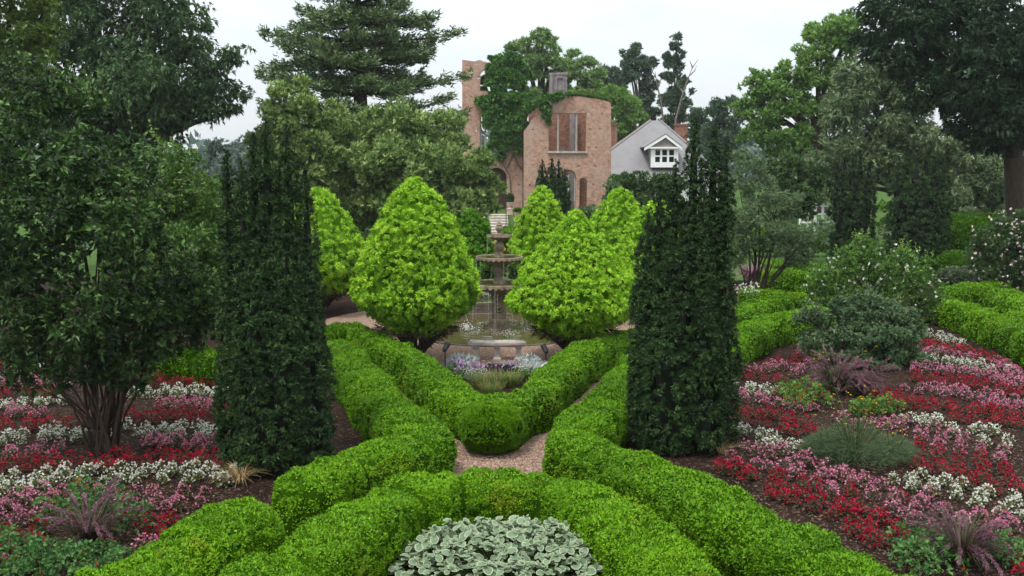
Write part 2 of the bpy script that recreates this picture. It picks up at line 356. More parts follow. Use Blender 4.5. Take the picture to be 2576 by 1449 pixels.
M['stone'] = solid_mat('mossy_limestone', (0.115, 0.090, 0.056), (0.26, 0.215, 0.145), 5, 0.8, 0.5, 26, stain=(0.038, 0.028, 0.014), sscale=3.4)
M['wetstone'] = solid_mat('wet_edging_stone', (0.070, 0.058, 0.045), (0.130, 0.105, 0.080), 6, 0.8, 0.4, 30)
M['benchstone'] = solid_mat('bench_stone', (0.34, 0.295, 0.265), (0.50, 0.45, 0.41), 6, 0.85, 0.4, 30, stain=(0.12, 0.10, 0.085), sscale=3.5)
M['stepstone'] = solid_mat('step_stone', (0.30, 0.265, 0.22), (0.46, 0.42, 0.36), 4, 0.85, 0.4, 20, stain=(0.19, 0.17, 0.14), sscale=1.5)
M['terra'] = solid_mat('pale_terracotta', (0.46, 0.33, 0.27), (0.62, 0.47, 0.40), 6, 0.85, 0.3, 30)
M['brick'] = brick_mat('old_brick', (0.44, 0.225, 0.155), (0.28, 0.135, 0.092), (0.44, 0.36, 0.30), (0.40, 0.31, 0.25))
M['redbrick'] = brick_mat('orange_brick', (0.29, 0.130, 0.080), (0.17, 0.070, 0.045), (0.24, 0.17, 0.13), (0.10, 0.068, 0.052))  # damp stains, darkened to put the window recess's shade into the colour
M['stucco'] = solid_mat('grey_stucco', (0.17, 0.15, 0.155), (0.27, 0.245, 0.245), 2.5, 0.9, 0.3, 15, stain=(0.10, 0.09, 0.09), sscale=1.2)
M['roof'] = solid_mat('grey_roof', (0.160, 0.155, 0.160), (0.200, 0.195, 0.198), 1.6, 0.85, 0.3, 14, stain=(0.135, 0.13, 0.13), sscale=0.8)
M['paint'] = solid_mat('white_paint', (0.74, 0.75, 0.76), (0.80, 0.80, 0.80), 3, 0.5, 0)
M['gable'] = solid_mat('taupe_shingle', (0.20, 0.165, 0.16), (0.27, 0.23, 0.22), 8, 0.8, 0.3, 30)
M['iron'] = solid_mat('black_iron', (0.012, 0.012, 0.013), (0.025, 0.025, 0.026), 8, 0.5, 0, metal=0.2)
M['darkwood'] = solid_mat('dark_door_wood', (0.035, 0.018, 0.012), (0.065, 0.034, 0.022), 3, 0.6, 0.2, stretch=(6, 6, 0.8))
M['greywood'] = solid_mat('weathered_post', (0.26, 0.215, 0.185), (0.38, 0.33, 0.29), 3, 0.9, 0.3, stretch=(4, 4, 0.6))
def glass_mat():
    m, n, N = new_mat('dark_glass'); b = N('ShaderNodeBsdfPrincipled'); b.inputs['Base Color'].default_value = (0.012, 0.015, 0.017, 1)
    b.inputs['Roughness'].default_value = 0.06; b.inputs['Specular IOR Level'].default_value = 0.6
    o = N('ShaderNodeOutputMaterial'); n.links.new(b.outputs[0], o.inputs[0]); return m
M['glass'] = glass_mat()
def ground_mat(name, c, bscale, chips, chipc):
    m, n, N = new_mat(name); lk = n.links.new
    ge = N('ShaderNodeNewGeometry')
    n1 = N('ShaderNodeTexNoise'); n1.inputs['Scale'].default_value = 0.9; n1.inputs['Detail'].default_value = 8; n1.inputs['Roughness'].default_value = 0.7; lk(ge.outputs['Position'], n1.inputs['Vector'])
    r1 = N('ShaderNodeValToRGB'); ramp(r1, [(0.3, c[0]), (0.5, c[1]), (0.75, c[2])]); lk(n1.outputs['Fac'], r1.inputs[0])
    vo = N('ShaderNodeTexVoronoi'); vo.inputs['Scale'].default_value = bscale; lk(ge.outputs['Position'], vo.inputs['Vector'])
    sx = N('ShaderNodeSeparateColor'); lk(vo.outputs['Color'], sx.inputs[0])
    gt = N('ShaderNodeMath', operation='GREATER_THAN'); gt.inputs[1].default_value = 1 - chips; lk(sx.outputs[0], gt.inputs[0])
    cc = N('ShaderNodeValToRGB'); ramp(cc, [(0.0, chipc[0]), (1.0, chipc[1])]); lk(sx.outputs[1], cc.inputs[0])
    mi = N('ShaderNodeMix', data_type='RGBA'); lk(gt.outputs[0], mi.inputs['Factor']); lk(r1.outputs[0], mi.inputs['A']); lk(cc.outputs[0], mi.inputs['B'])
    b = N('ShaderNodeBsdfPrincipled'); lk(mi.outputs['Result'], b.inputs['Base Color']); b.inputs['Roughness'].default_value = 0.95; b.inputs['Specular IOR Level'].default_value = 0.05
    bp = N('ShaderNodeBump'); bp.inputs['Strength'].default_value = 0.9; bp.inputs['Distance'].default_value = 0.03; bp.invert = True
    lk(vo.outputs['Distance'], bp.inputs['Height']); lk(bp.outputs[0], b.inputs['Normal'])
    o = N('ShaderNodeOutputMaterial'); lk(b.outputs[0], o.inputs[0]); return m
M['soil'] = ground_mat('mulch_soil', ((0.009, 0.005, 0.0035), (0.019, 0.011, 0.0075), (0.032, 0.020, 0.014)), 26, 0.14, ((0.035, 0.021, 0.015), (0.085, 0.058, 0.043)))
M['gravel'] = ground_mat('pink_gravel', ((0.15, 0.088, 0.060), (0.21, 0.130, 0.092), (0.27, 0.175, 0.13)), 38, 0.75, ((0.11, 0.060, 0.042), (0.36, 0.26, 0.20)))
M['lawn'] = ground_mat('lawn_turf', ((0.022, 0.052, 0.012), (0.040, 0.082, 0.018), (0.066, 0.115, 0.026)), 20, 0.5, ((0.03, 0.07, 0.014), (0.08, 0.13, 0.03)))
def water_mat():
    m, n, N = new_mat('pond_water'); lk = n.links.new
    ge = N('ShaderNodeNewGeometry')
    n1 = N('ShaderNodeTexNoise'); n1.inputs['Scale'].default_value = 6.0; n1.inputs['Detail'].default_value = 4; lk(ge.outputs['Position'], n1.inputs['Vector'])
    b = N('ShaderNodeBsdfPrincipled'); b.inputs['Base Color'].default_value = (0.060, 0.048, 0.020, 1); b.inputs['Roughness'].default_value = 0.08; b.inputs['IOR'].default_value = 1.33
    bp = N('ShaderNodeBump'); bp.inputs['Strength'].default_value = 0.15; bp.inputs['Distance'].default_value = 0.02; lk(n1.outputs['Fac'], bp.inputs['Height']); lk(bp.outputs[0], b.inputs['Normal'])
    o = N('ShaderNodeOutputMaterial'); lk(b.outputs[0], o.inputs[0]); return m
M['water'] = water_mat()
def drop_mat():
    m, n, N = new_mat('falling_water'); b = N('ShaderNodeBsdfPrincipled'); b.inputs['Base Color'].default_value = (0.85, 0.88, 0.90, 1)
    b.inputs['Roughness'].default_value = 0.1; b.inputs['IOR'].default_value = 1.33; b.inputs['Transmission Weight'].default_value = 0.35
    o = N('ShaderNodeOutputMaterial'); n.links.new(b.outputs[0], o.inputs[0]); return m
M['drop'] = drop_mat()
# ================================================================== the setting
def terrace_z(Y):
    t = np.clip((np.asarray(Y, float) - 62.5) / 9.0, 0, 1)
    return 1.5 * t
def sheet(name, xs, ys, mat, lift=0.0):
    X, Y = np.meshgrid(np.array(xs, float), np.array(ys, float)); Z = terrace_z(Y) + lift
    V = np.stack([X, Y, Z], -1).reshape(-1, 3); nx = len(xs)
    Q = [(j * nx + i, j * nx + i + 1, (j + 1) * nx + i + 1, (j + 1) * nx + i) for j in range(len(ys) - 1) for i in range(nx - 1)]
    return tag(link(name, mesh_data(name, V, np.array(Q), mat, smooth=True)), kind='structure')
sheet('ground', [-900, -60, 0, 60, 900], [-60, 0, 44] + list(np.linspace(62.5, 71.5, 13)) + [200, 1500], M['soil'])
sheet('lawn', [-400, -60, 0, 60, 400], [45, 55] + list(np.linspace(62.5, 71.5, 13)) + [200, 800], M['lawn'], 0.004)
FC = np.array((-0.41, 32.0, 0.0)); POOL_R = 3.05
def disc(name, c, r, z, mat, n=64, kind='structure'):
    mb = MB(); a = np.arange(n) * 2 * math.pi / n
    V = np.concatenate([[(c[0], c[1], z)], np.stack([c[0] + r * np.cos(a), c[1] + r * np.sin(a), np.full(n, z)], 1)])
    k = np.arange(n); mb.add(V, None, np.stack([np.zeros(n, int), 1 + k, 1 + (k + 1) % n], 1))
    return tag(mb.build(name, mat), kind=kind)
disc('gravel_court', FC, 6.3, 0.004, M['gravel'])
def strip(name, pts, wd, z, mat):
    pts = np.array([p[:2] for p in pts]); t = unit(np.gradient(pts, axis=0)); nrm = np.stack([-t[:, 1], t[:, 0]], 1)
    V = np.concatenate([np.c_[pts + nrm * wd / 2, np.full(len(pts), z)], np.c_[pts - nrm * wd / 2, np.full(len(pts), z)]]); m = len(pts)
    mb = MB().add(V, [(m + i, m + i + 1, i + 1, i) for i in range(m - 1)])
    return tag(mb.build(name, mat), kind='structure')
strip('gravel_path', [G(890, 900), G(1080, 1050), G(1250, 1155), G(1560, 1290), G(1900, 1500)], 2.0, 0.008, M['gravel'])
strip('gravel_path', [G(1640, 930), G(1450, 1030), G(1250, 1155), G(900, 1320), G(560, 1500)], 2.0, 0.012, M['gravel'])
# loose pebbles over the paths near the crossing
rng = np.random.default_rng(5)
def pebbles(name, pts, smin, smax, mat):
    n = len(pts); s = rng.uniform(smin, smax, n)
    O = np.array([(1, 0, 0), (0, 1, 0), (-1, 0, 0), (0, -1, 0), (0, 0, .7)]) * 1.0
    a = rng.uniform(0, 6.28, n); c, sn = np.cos(a), np.sin(a)
    V = np.empty((n, 5, 3)); sc = s[:, None] * rng.uniform(0.7, 1.3, (n, 5))
    V[..., 0] = pts[:, 0:1] + sc * (O[:, 0] * c[:, None] - O[:, 1] * sn[:, None]); V[..., 1] = pts[:, 1:2] + sc * (O[:, 0] * sn[:, None] + O[:, 1] * c[:, None]); V[..., 2] = pts[:, 2:3] + sc * O[:, 2]
    T = np.array([(0, 1, 4), (1, 2, 4), (2, 3, 4), (3, 0, 4)])
    F = (np.arange(n)[:, None, None] * 5 + T[None]).reshape(-1, 3)
    return tag(link(name, mesh_data(name, V.reshape(-1, 3), F, mat, tint=np.repeat(rng.uniform(0, 1, n), 5))), kind='stuff')
M['pebble'] = leaf_mat('pebble', (0.10, 0.058, 0.042), (0.23, 0.15, 0.105), (0.38, 0.28, 0.22), rough=0.85, trans=0, namp=0.1)
M['chip'] = leaf_mat('bark_chip', (0.020, 0.011, 0.008), (0.050, 0.032, 0.023), (0.14, 0.095, 0.070), rough=0.9, trans=0, namp=0.15)
pp = []
for a, b, wd, cnt in ((G(960, 960), G(1250, 1160), .9, 1500), (G(1530, 970), G(1250, 1160), .9, 1500), (G(1130, 1130), G(1390, 1190), 1.3, 3500)):
    t = rng.uniform(0, 1, (cnt, 1)); q = a + (b - a) * t; q[:, :2] += rng.uniform(-wd, wd, (cnt, 2)); q[:, 2] = 0.012; pp.append(q)
a = rng.uniform(-2.6, -0.5, 2200); r = rng.uniform(3.4, 6.2, 2200)
pp.append(np.c_[FC[0] + r * np.cos(a), FC[1] + r * np.sin(a), np.full(2200, 0.004)])
pebbles('gravel', np.concatenate(pp), 0.010, 0.024, M['pebble'])

# pool: coping stones round dark water
POOL = thing('garden_pool', 'round shallow pond of brown water with stone edging around the fountain', 'pond', FC)
NCOP = 40
for i in range(NCOP):
    a0, a1 = (i + 0.02) * 2 * math.pi / NCOP, (i + 0.98) * 2 * math.pi / NCOP
    V = []
    hh = 0.034 + 0.006 * rng.uniform(-1, 1)
    for z in (0.0, hh):
        for rr in (POOL_R, POOL_R + 0.11):
            for aa in (a0, a1): V.append((FC[0] + rr * math.cos(aa), FC[1] + rr * math.sin(aa), z))
    MB().hull8(V).build('coping_stone', M['wetstone'], POOL)
nr, na = 40, 96
rr = np.linspace(0.0, POOL_R + 0.02, nr); aa = np.arange(na) * 2 * math.pi / na
RR, AA = np.meshgrid(rr, aa, indexing='ij')
ZZ = 0.020 + 0.010 * np.sin(RR * 18) * np.exp(-((RR - 1.7) / 0.35) ** 2) + 0.02 * (noise3(np.stack([RR * np.cos(AA) * 9, RR * np.sin(AA) * 9, RR * 0], -1), 3) - .5) * np.clip(1.9 - RR, 0, 1)
V = np.stack([FC[0] + RR * np.cos(AA), FC[1] + RR * np.sin(AA), ZZ], -1).reshape(-1, 3)
Q = [(i * na + j, i * na + (j + 1) % na, (i + 1) * na + (j + 1) % na, (i + 1) * na + j) for i in range(nr - 1) for j in range(na)]
o = link('water', mesh_data('water', V - FC, np.array(Q), M['water'], smooth=True), POOL)

# ------------------------------------------------------------------ fountain
F = thing('tiered_fountain', 'weathered stone fountain with three scalloped bowls above a lion mask pedestal', 'fountain', FC)
c = FC
b = MB(); b.box(c[0] - .34, c[0] + .34, 31.66, 32.34, 0.0, .30); b.hull8([(c[0] + sx * w_, 32 + sy * w_, z) for z, w_ in ((.30, .34), (.36, .29)) for sy in (-1, 1) for sx in (-1, 1)])
b.build('plinth', M['stone'], F)
b = MB()
b.hull8([(c[0] + sx * w_, 32 + sy * w_, z) for z, w_ in ((.36, .235), (1.06, .225)) for sy in (-1, 1) for sx in (-1, 1)])
b.box(c[0] - .27, c[0] + .27, 31.73, 32.27, 1.06, 1.11); b.box(c[0] - .25, c[0] + .25, 31.75, 32.25, 1.11, 1.15)
for sx in (-1, 1): b.box(c[0] + sx * .185 - .03, c[0] + sx * .185 + .03, 31.752, 31.775, .40, 1.03)
b.build('pedestal', M['stone'], F)
# lion mask: a relief with mane, brow, eyes, muzzle and open mouth
def mask(cx, cy, cz, rr):
    n = 26; g = np.linspace(-1, 1, n); X, Z = np.meshgrid(g, g)
    r = np.sqrt(X ** 2 + (Z * .85) ** 2); an = np.arctan2(Z, X)
    h = np.clip(1 - r ** 3, 0, 1) * .5 + .18 * np.exp(-((r - .72) / .13) ** 2) * (1 + .5 * np.cos(an * 13))
    e = lambda x, z, s, q: q * np.exp(-(((X - x) / s) ** 2 + ((Z - z) / s) ** 2))
    h += e(0, -.1, .2, .42) + e(-.16, -.2, .14, .2) + e(.16, -.2, .14, .2) - e(-.26, .16, .1, .22) - e(.26, .16, .1, .22) + e(-.26, .34, .14, .16) + e(.26, .34, .14, .16) - e(0, -.5, .16, .42) + e(0, -.74, .14, .2)
    h[r > 1.0] = -.1
    V = np.stack([cx + X * rr, cy - h * rr * .8, cz + Z * rr * 1.15], -1).reshape(-1, 3)
    return V, [(j * n + i, j * n + i + 1, (j + 1) * n + i + 1, (j + 1) * n + i) for j in range(n - 1) for i in range(n - 1)]
V, Q = mask(c[0], 31.775, .76, .165)
MB().add(V, Q).build('lion_mask', M['stone'], F, smooth=True)
def scallop(n, amp):
    def f(a, i, r, z):
        s = np.abs(np.cos(a * n / 2))
        if i in (4, 5): return r * (1 + 0.012 * s), z - amp * s + 0 * a
        return np.full(len(a), r), np.full(len(a), z)
    return f
def bowl(zr, R_, depth, rim, n):
    """zr: rim height; profile from neck under the bowl, out to the rim, lip, and back in over the water line"""
    prof = [(.09 * R_ + .05, zr - depth), (.22 * R_ + .05, zr - depth * .95), (.60 * R_, zr - depth * .66), (.90 * R_, zr - rim * .95), (.965 * R_, zr - rim * .72), (1.0 * R_, zr - rim * .62), (1.0 * R_, zr - rim * .15), (.985 * R_, zr), (.955 * R_, zr), (.93 * R_, zr - .035), (.5 * R_, zr - .06), (.02, zr - .065)]
    b = MB().lathe(c, prof, n * 8, scallop(n, rim * .42))
    o = b.build('bowl', M['stone'], F, smooth=False)
    d = MB(); a = np.arange(48) * 2 * math.pi / 48
    Vw = np.concatenate([[(c[0], c[1], zr - .022)], np.stack([c[0] + .945 * R_ * np.cos(a), c[1] + .945 * R_ * np.sin(a), np.full(48, zr - .022)], 1)])
    k = np.arange(48); d.add(Vw, None, np.stack([0 * k, 1 + k, 1 + (k + 1) % 48], 1)).build('bowl_water', M['water'], o)
bowl(1.53, 0.99, .40, .13, 34); bowl(2.38, .765, .29, .10, 28); bowl(3.07, .42, .19, .07, 24)
MB().lathe(c, [(.20, 1.15), (.21, 1.17), (.12, 1.2)], 28).build('neck', M['stone'], F, smooth=True)
def fluted(n, amp):
    def f(a, i, r, z): return (r * (1 + amp * np.cos(a * n)) if r > .13 else np.full(len(a), r)), np.full(len(a), z)
    return f
MB().lathe(c, [(.20, 1.50), (.20, 1.56), (.17, 1.58), (.17, 1.64), (.13, 1.68), (.125, 1.72), (.16, 1.79), (.205, 1.90), (.195, 1.99), (.14, 2.08), (.12, 2.13)], 48, fluted(8, .05)).build('baluster', M['stone'], F, smooth=True)
MB().lathe(c, [(.155, 2.36), (.155, 2.42), (.12, 2.45), (.115, 2.52), (.135, 2.56), (.165, 2.66), (.165, 2.72), (.12, 2.81), (.085, 2.86), (.09, 2.91)], 48, fluted(8, .05)).build('baluster', M['stone'], F, smooth=True)
MB().lathe(c, [(.09, 3.05), (.09, 3.10), (.065, 3.12), (.065, 3.17), (.10, 3.21), (.125, 3.28), (.11, 3.34), (.075, 3.365), (.11, 3.38), (.10, 3.405), (.045, 3.42), (.055, 3.45), (.03, 3.49), (.005, 3.50)], 24).build('finial', M['stone'], F, smooth=True)
# falling threads of water and splashes
b = MB()
def thread(x, y, z0, z1, r=.0035):
    k = 5; z = np.linspace(z0, z1, k); b.tube(np.c_[np.full(k, x) + rng.normal(0, .004, k), np.full(k, y) + rng.normal(0, .004, k), z], r, 4)
for zr, R_, zb, n in ((3.02, .425, 2.37, 7), (2.30, .775, 1.52, 13), (1.43, 1.075, .06, 16)):
    for i in range(n):
        a = rng.uniform(0, 6.28); thread(c[0] + R_ * math.cos(a), c[1] + R_ * math.sin(a), zr - rng.uniform(0, .2), zb + rng.uniform(0, .35) * (zr - zb), .0017)
for i in range(420):
    a = rng.uniform(0, 6.28); r = rng.normal(1.08, .22); x, y = c[0] + r * math.cos(a), c[1] + r * math.sin(a)
    s = rng.uniform(.006, .014); z = .04 + abs(rng.normal(0, .03))
    b.add([(x - s, y, z), (x, y - s, z), (x + s, y, z), (x, y + s, z), (x, y, z + s)], None, [(0, 1, 4), (1, 2, 4), (2, 3, 4), (3, 0, 4)])
for i in range(90):  # the jet seen left of the pedestal
    a = rng.uniform(0, 6.28); x, y = c[0] - 1.05 + rng.normal(0, .10), c[1] - .45 + rng.normal(0, .1); s = rng.uniform(.008, .018); z = .06 + abs(rng.normal(0, .11))
    b.add([(x - s, y, z), (x, y - s, z), (x + s, y, z), (x, y + s, z), (x, y, z + s * 1.6)], None, [(0, 1, 4), (1, 2, 4), (2, 3, 4), (3, 0, 4)])
o = b.build('water_spray', M['drop']); tag(o, kind='stuff')

# ------------------------------------------------------------------ curved stone bench
BN = thing('stone_bench', 'curved stone garden bench on three carved legs in front of the pool', 'bench', (FC[0], 27.0, 0))
RB = 5.0; bc = FC
def arcslab(mb, a0, a1, r0, r1, z0, z1, n=20, inset=0.0):
    a = np.linspace(a0, a1, n); V = []
    for z in (z0, z1):
        i_ = inset if z == z1 else 0
        for r_ in (r0 + i_, r1 - i_): V += [(bc[0] + r_ * math.sin(t), bc[1] - r_ * math.cos(t), z) for t in a]
    Q = []
    for i in range(n - 1):
        A, B_, C_, D_ = i, n + i, 2 * n + i, 3 * n + i
        Q += [(A, A + 1, B_ + 1, B_), (C_, D_, D_ + 1, C_ + 1), (A, C_, C_ + 1, A + 1), (B_, B_ + 1, D_ + 1, D_)]
    Q += [(0, n, 3 * n, 2 * n), (n - 1, 3 * n - 1, 4 * n - 1, 2 * n - 1)]
    mb.add(V, Q)
hw = .155
b = MB(); arcslab(b, -hw, hw, 4.78, 5.20, .435, .495, 24, .0); arcslab(b, -hw * .985, hw * .985, 4.80, 5.18, .495, .52, 24, .015); arcslab(b, -hw * .97, hw * .97, 4.81, 5.17, .41, .435, 24)
b.build('seat', M['benchstone'], BN)
for t in (-.118, 0, .118):
    b = MB(); cx, cy = bc[0] + 4.99 * math.sin(t), bc[1] - 4.99 * math.cos(t)
    for z0, z1, w0, w1 in ((0, .05, .115, .115), (.05, .09, .10, .075), (.09, .30, .075, .068), (.30, .36, .068, .10), (.36, .41, .105, .105)):
        b.hull8([(cx + sx * w_, cy + sy * w_ * 1.35, z) for z, w_ in ((z0, w0), (z1, w1)) for sy in (-1, 1) for sx in (-1, 1)])
    b.build('leg', M['benchstone'], BN)

# ------------------------------------------------------------------ spotlights on stakes
def spotlight(x, y, dirx, label, h=.42):
    t = thing('garden_spotlight', label, 'spotlight', (x, y, 0), 'black garden spotlights')
    MB().tube([(x, y, 0), (x, y, h)], .016, 8).build('stake', M['iron'], t)
    MB().box(x - .03, x + .03, y - .03, y + .03, h - .02, h + .03).build('knuckle', M['iron'], t)
    d = unit(np.array((dirx, .55, .75))); p0 = np.array((x, y, h + .05)) - d * .08
    MB().tube([p0, p0 + d * .05, p0 + d * .05, p0 + d * .22, p0 + d * .26, p0 + d * .27], [.03, .06, .065, .075, .078, .03], 12).build('lamp_head', M['iron'], t)
g = G(1373, 935); spotlight(g[0], g[1], -.4, 'black spotlight on a stake at the right end of the silver flower bed', .5)
g = G(1120, 930); spotlight(g[0], g[1], .4, 'black spotlight half hidden behind the left hedge arm of the flower bed', .5)

# ------------------------------------------------------------------ steps up to the ruin
ST = thing('stone_steps', 'broad pale stone steps climbing to the ruined doorway', 'steps', (-1.24, 62.5, 0))
NS = 11
for i in range(NS):
    y0 = 62.5 + i * .82; z1 = (i + 1) * 1.56 / NS; w_ = .95
    xc = -1.13 - .013 * i
    MB().box(xc - w_, xc + w_, y0, y0 + .95, z1 - .32, z1 - .045).build('riser', M['stepstone'], ST)
    MB().box(xc - w_ - .02, xc + w_ + .02, y0 - .008, y0 + .93, z1 - .043, z1).build('tread', M['stepstone'], ST)
for sx, lab in ((-1, 'thin black iron handrail along the left side of the steps'), (1, 'thin black iron handrail along the right side of the steps')):
    t = thing('handrail', lab, 'handrail', (-1.24 + sx * .86, 66, .6), 'iron handrails beside the steps')
    xs = -1.2 + sx * .80
    pts = [(xs, 65.8, .55 + .95), (xs, 68.4, 1.0 + .95), (xs, 71.0, 1.5 + .95)]
    for k, (x, y, z) in enumerate(pts): MB().tube([(x, y, z - 1.05), (x, y, z)], .022, 6).build('post', M['iron'], t)
    MB().tube(np.array(pts), .024, 6).build('rail', M['iron'], t)

# ------------------------------------------------------------------ urns with clipped plants
def urn(x, y, z, s, label, plant_label, ph, kind):
    t = thing('garden_urn', label, 'urn', (x, y, z), 'pale terracotta urns by the steps')
    MB().box(x - .30 * s, x + .30 * s, y - .30 * s, y + .30 * s, z, z + .55 * s).box(x - .34 * s, x + .34 * s, y - .34 * s, y + .34 * s, z + .55 * s, z + .62 * s).build('pedestal', M['terra'], t)
    MB().lathe((x, y, z + .62 * s), [(.20 * s, 0), (.20 * s, .05 * s), (.09 * s, .12 * s), (.09 * s, .18 * s), (.22 * s, .26 * s), (.29 * s, .42 * s), (.31 * s, .56 * s), (.37 * s, .62 * s), (.37 * s, .66 * s), (.30 * s, .65 * s), (.28 * s, .58 * s), (.01, .56 * s)], 20).build('bowl', M['terra'], t, smooth=True)
    r_ = np.random.default_rng(int(abs(x) * 100 + 7)); n = 260
    d = rdir(r_, n); C = np.array((x, y, z + 1.25 * s + ph * .5)) + d * np.array((.34 * s, .34 * s, ph * .55)) * r_.uniform(.7, 1, (n, 1))
    o = foliage('potted_plant', [tufts(r_, C, unit(d + (0, 0, .4)), 5, .13, .06)], M[kind], None, (x, y, z + 1.2 * s))
    tag(o, plant_label, 'potted plant', 'plants in the urns')
p = P(1279, 545, 71.8); urn(p[0] + .1, 71.6, 1.5, .72, 'pale urn on a plinth at the right top of the steps', 'clipped dark round plant in the urn at the top right of the steps', .55, 'shrub')
p = P(1213, 545, 71.8); urn(p[0], 71.6, 1.35, .72, 'pale urn at the left top of the steps under the shrub trees', 'small plant in the urn at the left top of the steps', .3, 'shrub')
p = P(1302, 545, 68); urn(p[0], 68.2, .9, .75, 'paler lower urn standing right of the handrail in front of the brick wall', 'low leafy plant in the lower right urn', .25, 'mossy')

# ================================================================== the brick ruin
def zp(zx, zy, Y):
    p = P(1073.3 + zx / 3.0, 67.1 + zy / 3.0, Y); return (p[0], p[2])
YF, YR = 78.0, 79.6
RU = thing('brick_ruin', 'roofless ruin of a brick house with arched doorways and empty windows', 'ruined building', (*P(1350, 530, YF)[:2], 1.4))
def arch(x0, x1, z0, z1, n=12):
    """opening with a round head: x0..x1 wide, z1 the crown"""
    r = (x1 - x0) / 2; cx = (x0 + x1) / 2; zs = z1 - r
    return [(x0, z0), (x1, z0)] + [(cx + r * math.cos(t), zs + r * math.sin(t)) for t in np.linspace(0, math.pi, n)]
def rect(x0, x1, z0, z1): return [(x0, z0), (x1, z0), (x1, z1), (x0, z1)]
def Zr(Y, zx0, zy0, zx1, zy1, f=rect):
    a, b_ = zp(zx0, zy1, Y), zp(zx1, zy0, Y); return f(a[0], b_[0], a[1], b_[1])
zb = 1.30
def rough(poly, seed, amp=.05, step=.35):
    r_ = np.random.default_rng(seed); o = []
    for i in range(len(poly)):
        p, q = np.array(poly[i]), np.array(poly[(i + 1) % len(poly)]); o.append(tuple(p))
        L_ = np.linalg.norm(q - p)
        if p[1] > 6 and q[1] > 6 and abs(q[0] - p[0]) > .25:
            for k in range(1, int(L_ / step)): 
                m_ = p + (q - p) * k / int(L_ / step); o.append((m_[0], m_[1] + r_.uniform(-amp, amp)))
    return o
op = [zp(733, 1400, YF), zp(1392, 1400, YF), zp(1392, 575, YF), zp(1320, 552, YF), zp(1200, 532, YF), zp(1080, 522, YF), zp(960, 545, YF), zp(915, 640, YF), zp(860, 625, YF), zp(845, 615, YF), zp(815, 680, YF), zp(790, 705, YF), zp(770, 745, YF), zp(733, 790, YF)]
op[0] = (op[0][0], zb); op[1] = (op[1][0], zb)
d_arch = Zr(YF, 1005, 1078, 1128, 1400, arch); d_arch[0] = (d_arch[0][0], zb + .02); d_arch[1] = (d_arch[1][0], zb + .02)
s_arch = Zr(YF, 1152, 1138, 1211, 1375, arch)
holes = [Zr(YF, 920, 655, 1205, 938), d_arch, s_arch]
for zx, zy in ((843, 658), (800, 775), (897, 915), (778, 1192), (1225, 655), (1323, 657), (1231, 773), (1307, 771), (1225, 912), (1277, 912), (1150, 1050), (1273, 1050), (1258, 1190)):
    holes.append(Zr(YF, zx - 6, zy - 5, zx + 6, zy + 6))
MB().prism(rough(op, 1), holes, YF, YF + .45).build('front_wall', M['brick'], RU)
# window posts, sill, brick arch rings
for zx0, zx1 in ((984, 999), (1122, 1139)):
    (x0, z0), (x1, z1) = zp(zx0, 938, YF), zp(zx1, 655, YF)
    MB().box(x0, x1, YF + .06, YF + .26, z0 + .003, z1 - .003).build('mullion', M['greywood'], RU)
(x0, z0), (x1, z1) = zp(914, 955, YF), zp(1211, 939, YF)
MB().box(x0, x1, YF - .14, YF + .40, z0, z1).build('window_sill', M['stepstone'], RU)
def ring(cx, zs, r, wd, y0, y1, n=15, legs=0.0):
    for i in range(n):
        t0, t1 = math.pi * i / n + .012, math.pi * (i + 1) / n - .012
        MB().hull8([(cx + rr_ * math.cos(t), y, zs + rr_ * math.sin(t)) for rr_ in (r + .004, r + wd) for y in (y0, y1) for t in (t1, t0)]).build('arch_brick', M['brick'], RU)
def ring_of(op_, Y, wd):
    x0, x1, top = op_[0][0], op_[1][0], max(p[1] for p in op_); r = (x1 - x0) / 2; ring((x0 + x1) / 2, top - r, r, wd, Y - .03, Y + .1, max(9, int(r * 18)))
ring_of(d_arch, YF, .26); ring_of(s_arch, YF, .2)
(x0, z0), (x1, z1) = zp(920, 652, YF), zp(1205, 628, YF)
nb = 34
for i in range(nb):
    xa, xb = x0 + (x1 - x0) * i / nb + .008, x0 + (x1 - x0) * (i + 1) / nb - .008
    MB().box(xa, xb, YF - .025, YF + .1, z0, z1).build('lintel_brick', M['brick'], RU)
# left, set-back wall with the tower pier and the great door arch
ol = [zp(268, 1400, YR), zp(760, 1400, YR), zp(760, 640, YR), zp(640, 560, YR), zp(560, 470, YR), zp(520, 330, YR), zp(470, 272, YR), zp(430, 262, YR), zp(400, 250, YR), zp(360, 262, YR), zp(320, 256, YR), zp(268, 250, YR)]
ol[0] = (ol[0][0], zb); ol[1] = (ol[1][0], zb)
gd = Zr(YR, 452, 1062, 604, 1400, arch); gd[0] = (gd[0][0], zb + .02); gd[1] = (gd[1][0], zb + .02)
ta = Zr(YR, 404, 328, 486, 485, arch)
tw = Zr(YR, 402, 680, 600, 945)
hl = [gd, ta, tw] + [Zr(YR, zx - 5, zy - 5, zx + 5, zy + 5) for zx, zy in ((335, 388), (388, 388), (333, 528), (374, 786), (696, 1192), (614, 1052))]
MB().prism(rough(ol, 2), hl, YR, YR + .5).build('tower_wall', M['brick'], RU)
ring_of(gd, YR, .34); ring_of(ta, YR, .24)
for zx0, zx1 in ((402, 411), (436, 446)):
    (x0, z0), (x1, z1) = zp(zx0, 945, YR), zp(zx1, 680, YR)
    MB().box(x0, x1, YR + .1, YR + .3, z0 + .003, z1 - .003).build('mullion', M['greywood'], RU)
(x0, z0), (x1, z1) = zp(395, 962, YR), zp(612, 947, YR)
MB().box(x0, x1, YR - .12, YR + .45, z0, z1).build('window_sill', M['stepstone'], RU)
